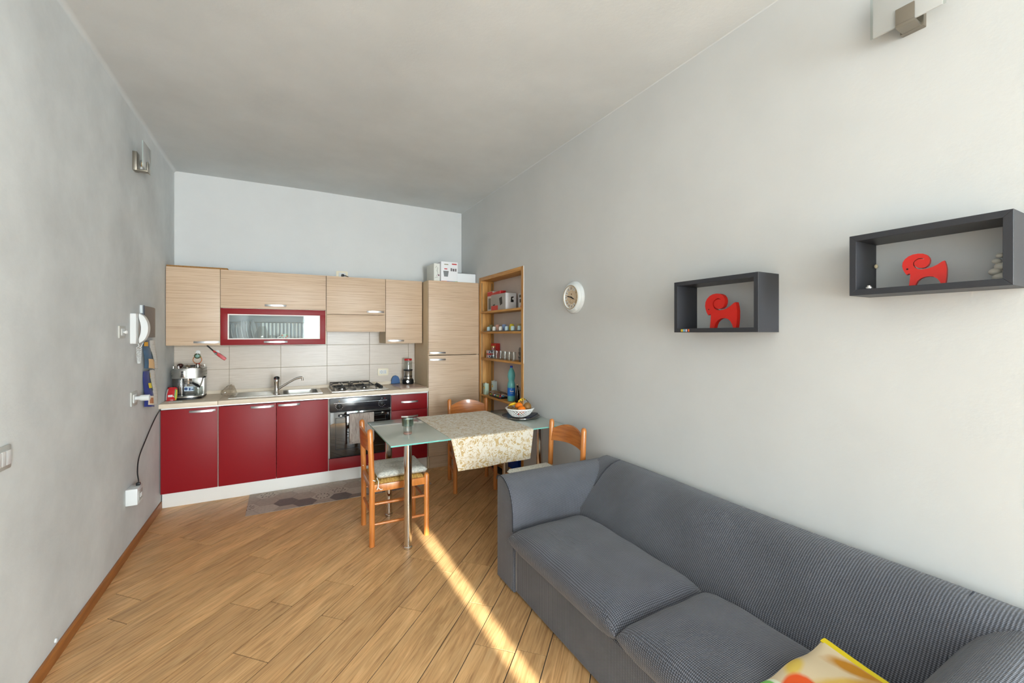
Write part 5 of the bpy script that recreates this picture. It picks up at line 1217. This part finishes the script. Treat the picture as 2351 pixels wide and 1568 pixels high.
def sconce(label, sg, wx, y, z):
    """glass-plate wall lamp: sg=+1 projects towards +x"""
    t = thing('wall_lamp', label, 'lamp', (wx, y, z), 'glass plate wall lamps')
    def X_(d): return wx + sg * d
    def bx_(d0, d1, y0, y1, z0, z1, bev=.001): a, c = sorted((X_(d0), X_(d1))); return B().box(a, c, y0, y1, z0, z1, bev)
    obj('wall_plate', bx_(0, .024, y - .033, y + .033, z, z + .13, .003), nickel, t)
    obj('arm', bx_(.024, .082, y - .026, y + .026, z + .001, z + .012), nickel, t)
    obj('front_lip', bx_(.076, .082, y - .026, y + .026, z + .012, z + .068), nickel, t)
    pl_ = obj('glass_plate', bx_(.066, .073, y - .095, y + .095, z + .0125, z + .19), lamp_gl, t)
    for b0, b1 in ((y - .103, y - .0953), (y + .0953, y + .103)): obj('clear_border', bx_(.0665, .0725, b0, b1, z + .0125, z + .19), pane_m, pl_, smooth=0)
    bc_ = (X_(.045), y, z + .012)
    obj('bulb_socket', B().lathe([(.011, 0), (.010, .022)], bc_, 16), white_pl, t)
    bl = obj('bulb', B().lathe([(.008, .022), (.016, .040), (.017, .052), (.011, .066), (.003, .072)], bc_, 18), clear_m, t)
    obj('filament', B().lathe([(.005, .026), (.0055, .045), (.003, .058)], bc_, 12), mat('amber_filament', (240, 170, 30), .4) if 'amber_filament' not in MATS else MATS['amber_filament'], bl)
    return t
sconce('glass plate wall lamp high on the left wall', 1, ROOM_X0, 3.832, 2.612)
sconce('glass plate wall lamp high on the right wall above the box shelves', -1, ROOM_X1, .655, 2.571)

# ------------------------------------------------------------------ left wall things
def wplate(par, nm, y0, y1, z0, z1, d0, d1, m, r=.004):
    return obj(nm, B().prism([((y0 + y1) / 2 + a, (z0 + z1) / 2 + c) for a, c in rbox(y1 - y0, z1 - z0, r)], ROOM_X0 + d0, ROOM_X0 + d1, 'yz', .0015), m, par)
grey_pl = mat('grey_plastic', (186, 186, 180), .4)
t = thing('bell_plate', 'small grey wall plate with white knob left of the intercom', 'switch', (ROOM_X0, 3.57, 1.455), None)
wplate(t, 'cover_plate', 3.515, 3.63, 1.453, 1.532, 0, .008, grey_pl)
wplate(t, 'insert', 3.545, 3.605, 1.47, 1.515, .008, .011, white_pl)
obj('knob', B().lathe([(.006, 0), (.006, .004), (.011, .008), (.012, .016), (.006, .021)], (ROOM_X0 + .011, 3.578, 1.492), 18, (1, 0, 0)), white_pl, t)
# intercom
t = thing('intercom', 'white intercom handset with coiled cord on the left wall', 'intercom', (ROOM_X0, 3.80, 1.41))
wplate(t, 'back_plate', 3.755, 3.858, 1.413, 1.622, 0, .030, white_pl, .008)
hp = []
for i in range(17):
    v = i / 16; z = 1.425 + .19 * v; q = 1 - (2 * v - 1) ** 2
    hp.append((ROOM_X0 + .040 + .034 * q, 3.845 + .012, z))
b = B()
outl = []
for k in range(21):
    v = k / 20; outl.append((ROOM_X0 + .034 + .050 * math.sin(PI * v) ** .55, 1.416 + .208 * v))
for k in range(13):
    v = 1 - k / 12; outl.append((ROOM_X0 + .030 + .015 * math.sin(PI * v) ** .9, 1.440 + .160 * v))
b.prism(outl, 3.805, 3.862, 'xz', .006, 3)
obj('handset', b, white_pl, t, smooth=50)
cd = []
for k in range(260):
    u = k / 259; a = u * PI * 2 * 30
    s_ = u * 2 if u < .5 else 2 - u * 2
    cz = 1.395 - .115 * math.sin(PI * min(1, u)) ** .8; cy = 3.835 + .028 * (u - .5) * 2 + .0
    cd.append((ROOM_X0 + .028 + .007 * math.cos(a), cy + .007 * math.sin(a), cz + .004 * math.sin(a)))
obj('coiled_cord', B().tube([(ROOM_X0 + .03, 3.81, 1.415)] + cd + [(ROOM_X0 + .045, 3.862, 1.42)], .0024, 6), white_pl, t)
obj('screw', B().cyl((ROOM_X0 + .0300, 3.775, 1.595), (ROOM_X0 + .0306, 3.775, 1.595), .002, seg=10).cyl((ROOM_X0 + .0300, 3.775, 1.445), (ROOM_X0 + .0306, 3.775, 1.445), .002, seg=10), grey_pl, t)
# panel
t = thing('wall_board', 'brown-grey bowed panel with dark edge behind the intercom', 'panel', (ROOM_X0, 4.18, 1.45))
def bow(u, v): y = 4.02 + .34 * u; return (ROOM_X0 + .004 + .030 * math.sin(PI * (.15 + .85 * u)) ** .8, y, 1.455 + .232 * v - .008 * u * v)
obj('panel_sheet', B().grid(bow, 16, 4).thick(.004), mat('taupe_brushed', (128, 120, 114), .5, .2, bump=.15, bscale=60), t)
obj('dark_edge', B().box(ROOM_X0 + .0005, ROOM_X0 + .02, 3.985, 4.02, 1.46, 1.69, .002), mat('slate_blue', (60, 70, 88), .4), t)
obj('pale_edge', B().box(ROOM_X0 + .0005, ROOM_X0 + .016, 3.972, 3.985, 1.63, 1.69, .001), mat('pale_paper', (206, 212, 214), .5), t)
# two hanging brochures
def brochure(label, z0, z1, cols, rest):
    t = thing('hanging_brochure', label, 'brochure', (ROOM_X0, 4.18, z0), 'brochures on the left wall')
    def pg(y0, y1, bulge, tw_):
        def f(u, v):
            y = y0 + (y1 - y0) * u
            return (ROOM_X0 + .006 + bulge * math.sin(PI * min(1, .1 + .9 * u)) * (1 - .35 * v) + tw_ * (1 - v) * u + .004 * math.sin(6 * v), y, z0 + (z1 - z0) * v - .03 * u * (1 - v))
        return f
    obj('white_page', B().grid(pg(4.16, 4.36, .022, .012), 14, 10).thick(.003), mat('page_%s' % rest, (222, 220, 214), .6), t)
    f2 = pg(4.03, 4.20, .026, .030)
    cv_ = obj('cover_page', B().grid(f2, 14, 14).thick(.003), mat('cover_%s' % rest, cols[0], .35, var=.2, vscale=14), t)
    def patch(u0, u1, v0, v1, c_, nm):
        b = B().grid(lambda u, v: tuple(Vector(f2(u0 + (u1 - u0) * u, v0 + (v1 - v0) * v)) + Vector((.0042, -.001, 0))), 6, 6); b.thick(.0006)
        obj(nm, b, mat('print_%s_%s' % (rest, nm), c_, .4), cv_)
    for a in cols[1]: patch(*a)
    b = B()
    f3 = pg(4.16, 4.36, .022, .012)
    for k in range(9):
        v = .12 + k * .09
        b.tube([tuple(Vector(f3(u, v)) + Vector((.004, 0, 0))) for u in (.25, .5, .7)], .0008, 5)
    obj('text_lines', b, grey_pl, t)
brochure('upper hanging brochure with a beach photo cover', 1.228, 1.432, ((70, 96, 120), [(.0, .28, .80, .95, (222, 160, 40), 'orange_corner'), (.15, .6, .02, .35, (214, 176, 128), 'sand'), (.62, .95, .30, .62, (50, 106, 100), 'green_island'), (.45, .62, .74, .82, (210, 218, 222), 'title')]), 'beach')
brochure('lower hanging brochure with a dark blue and yellow cover', .945, 1.205, ((44, 58, 130), [(.55, .85, .80, .93, (226, 190, 20), 'yellow_top'), (.60, .9, .45, .78, (56, 130, 60), 'green_block'), (.25, .55, .52, .66, (232, 206, 30), 'yellow_badge'), (.12, .55, .05, .30, (226, 214, 196), 'plate_photo'), (.2, .45, .09, .25, (176, 104, 50), 'food_photo')]), 'blue')
# socket with plug
t = thing('wall_outlet', 'grey outlet with a white plug on the left wall above the worktop corner', 'socket', (ROOM_X0, 3.82, .98))
wplate(t, 'cover_plate', 3.755, 3.885, .985, 1.082, 0, .008, grey_pl)
wplate(t, 'insert', 3.785, 3.855, 1.005, 1.065, .008, .012, white_pl)
obj('plug', B().lathe([(.013, 0), (.014, .02), (.021, .03), (.021, .075), (.016, .078)], (ROOM_X0 + .012, 3.825, 1.035), 20, (1, 0, 0)), white_pl, t)
# surface box with cable
t = thing('outlet_box', 'white surface outlet box low on the left wall with a black cable', 'socket', (ROOM_X0, 3.70, .345))
obj('box_body', B().box(ROOM_X0, ROOM_X0 + .062, 3.655, 3.775, .345, .452, .004), white_pl, t)
obj('socket_face', B().box(ROOM_X0 + .062, ROOM_X0 + .066, 3.675, 3.755, .365, .432, .002), grey_pl, t)
for dy in (3.70, 3.725): obj('rocker', B().box(ROOM_X0 + .066, ROOM_X0 + .069, dy - .008, dy + .008, .385, .41, .001), white_pl, t)
pts = [(ROOM_X0 + .045, 3.745, .450), (ROOM_X0 + .045, 3.75, .48), (ROOM_X0 + .03, 3.79, .535), (ROOM_X0 + .014, 3.90, .61), (ROOM_X0 + .010, 4.10, .70), (ROOM_X0 + .008, 4.28, .775), (ROOM_X0 + .008, 4.42, .825), (ROOM_X0 + .012, 4.50, .845)]
obj('plug', B().box(ROOM_X0 + .034, ROOM_X0 + .056, 3.733, 3.757, .452, .47, .003), black_pl, t)
def smooth_path(P, n=6):
    out = []
    for i in range(len(P) - 1):
        p0, p1, p2, p3 = (Vector(P[max(i - 1, 0)]), Vector(P[i]), Vector(P[i + 1]), Vector(P[min(i + 2, len(P) - 1)]))
        for k in range(n):
            s_ = k / n; out.append(.5 * ((2 * p1) + (-p0 + p2) * s_ + (2 * p0 - 5 * p1 + 4 * p2 - p3) * s_ ** 2 + (-p0 + 3 * p1 - 3 * p2 + p3) * s_ ** 3))
    return out + [Vector(P[-1])]
obj('cable', B().tube(smooth_path(pts), .0038, 8), black_pl, t)
# switch at the left picture edge
t = thing('light_switch', 'grey light switch plate at the left edge of the picture', 'switch', (ROOM_X0, 2.25, .985))
wplate(t, 'cover_plate', 2.185, 2.308, .978, 1.066, 0, .008, grey_pl)
for y0, y1 in ((2.20, 2.232), (2.234, 2.262), (2.264, 2.294)):
    wplate(t, 'rocker', y0, y1, .995, 1.048, .008, .014, white_pl, .002)
tag(obj('cable_clip', B().lathe([(.010, 0), (.010, .006), (.006, .008)], (ROOM_X0, 2.684, .085), 16, (1, 0, 0)), white_pl), 'tiny white round cover just above the left skirting board', 'cover')
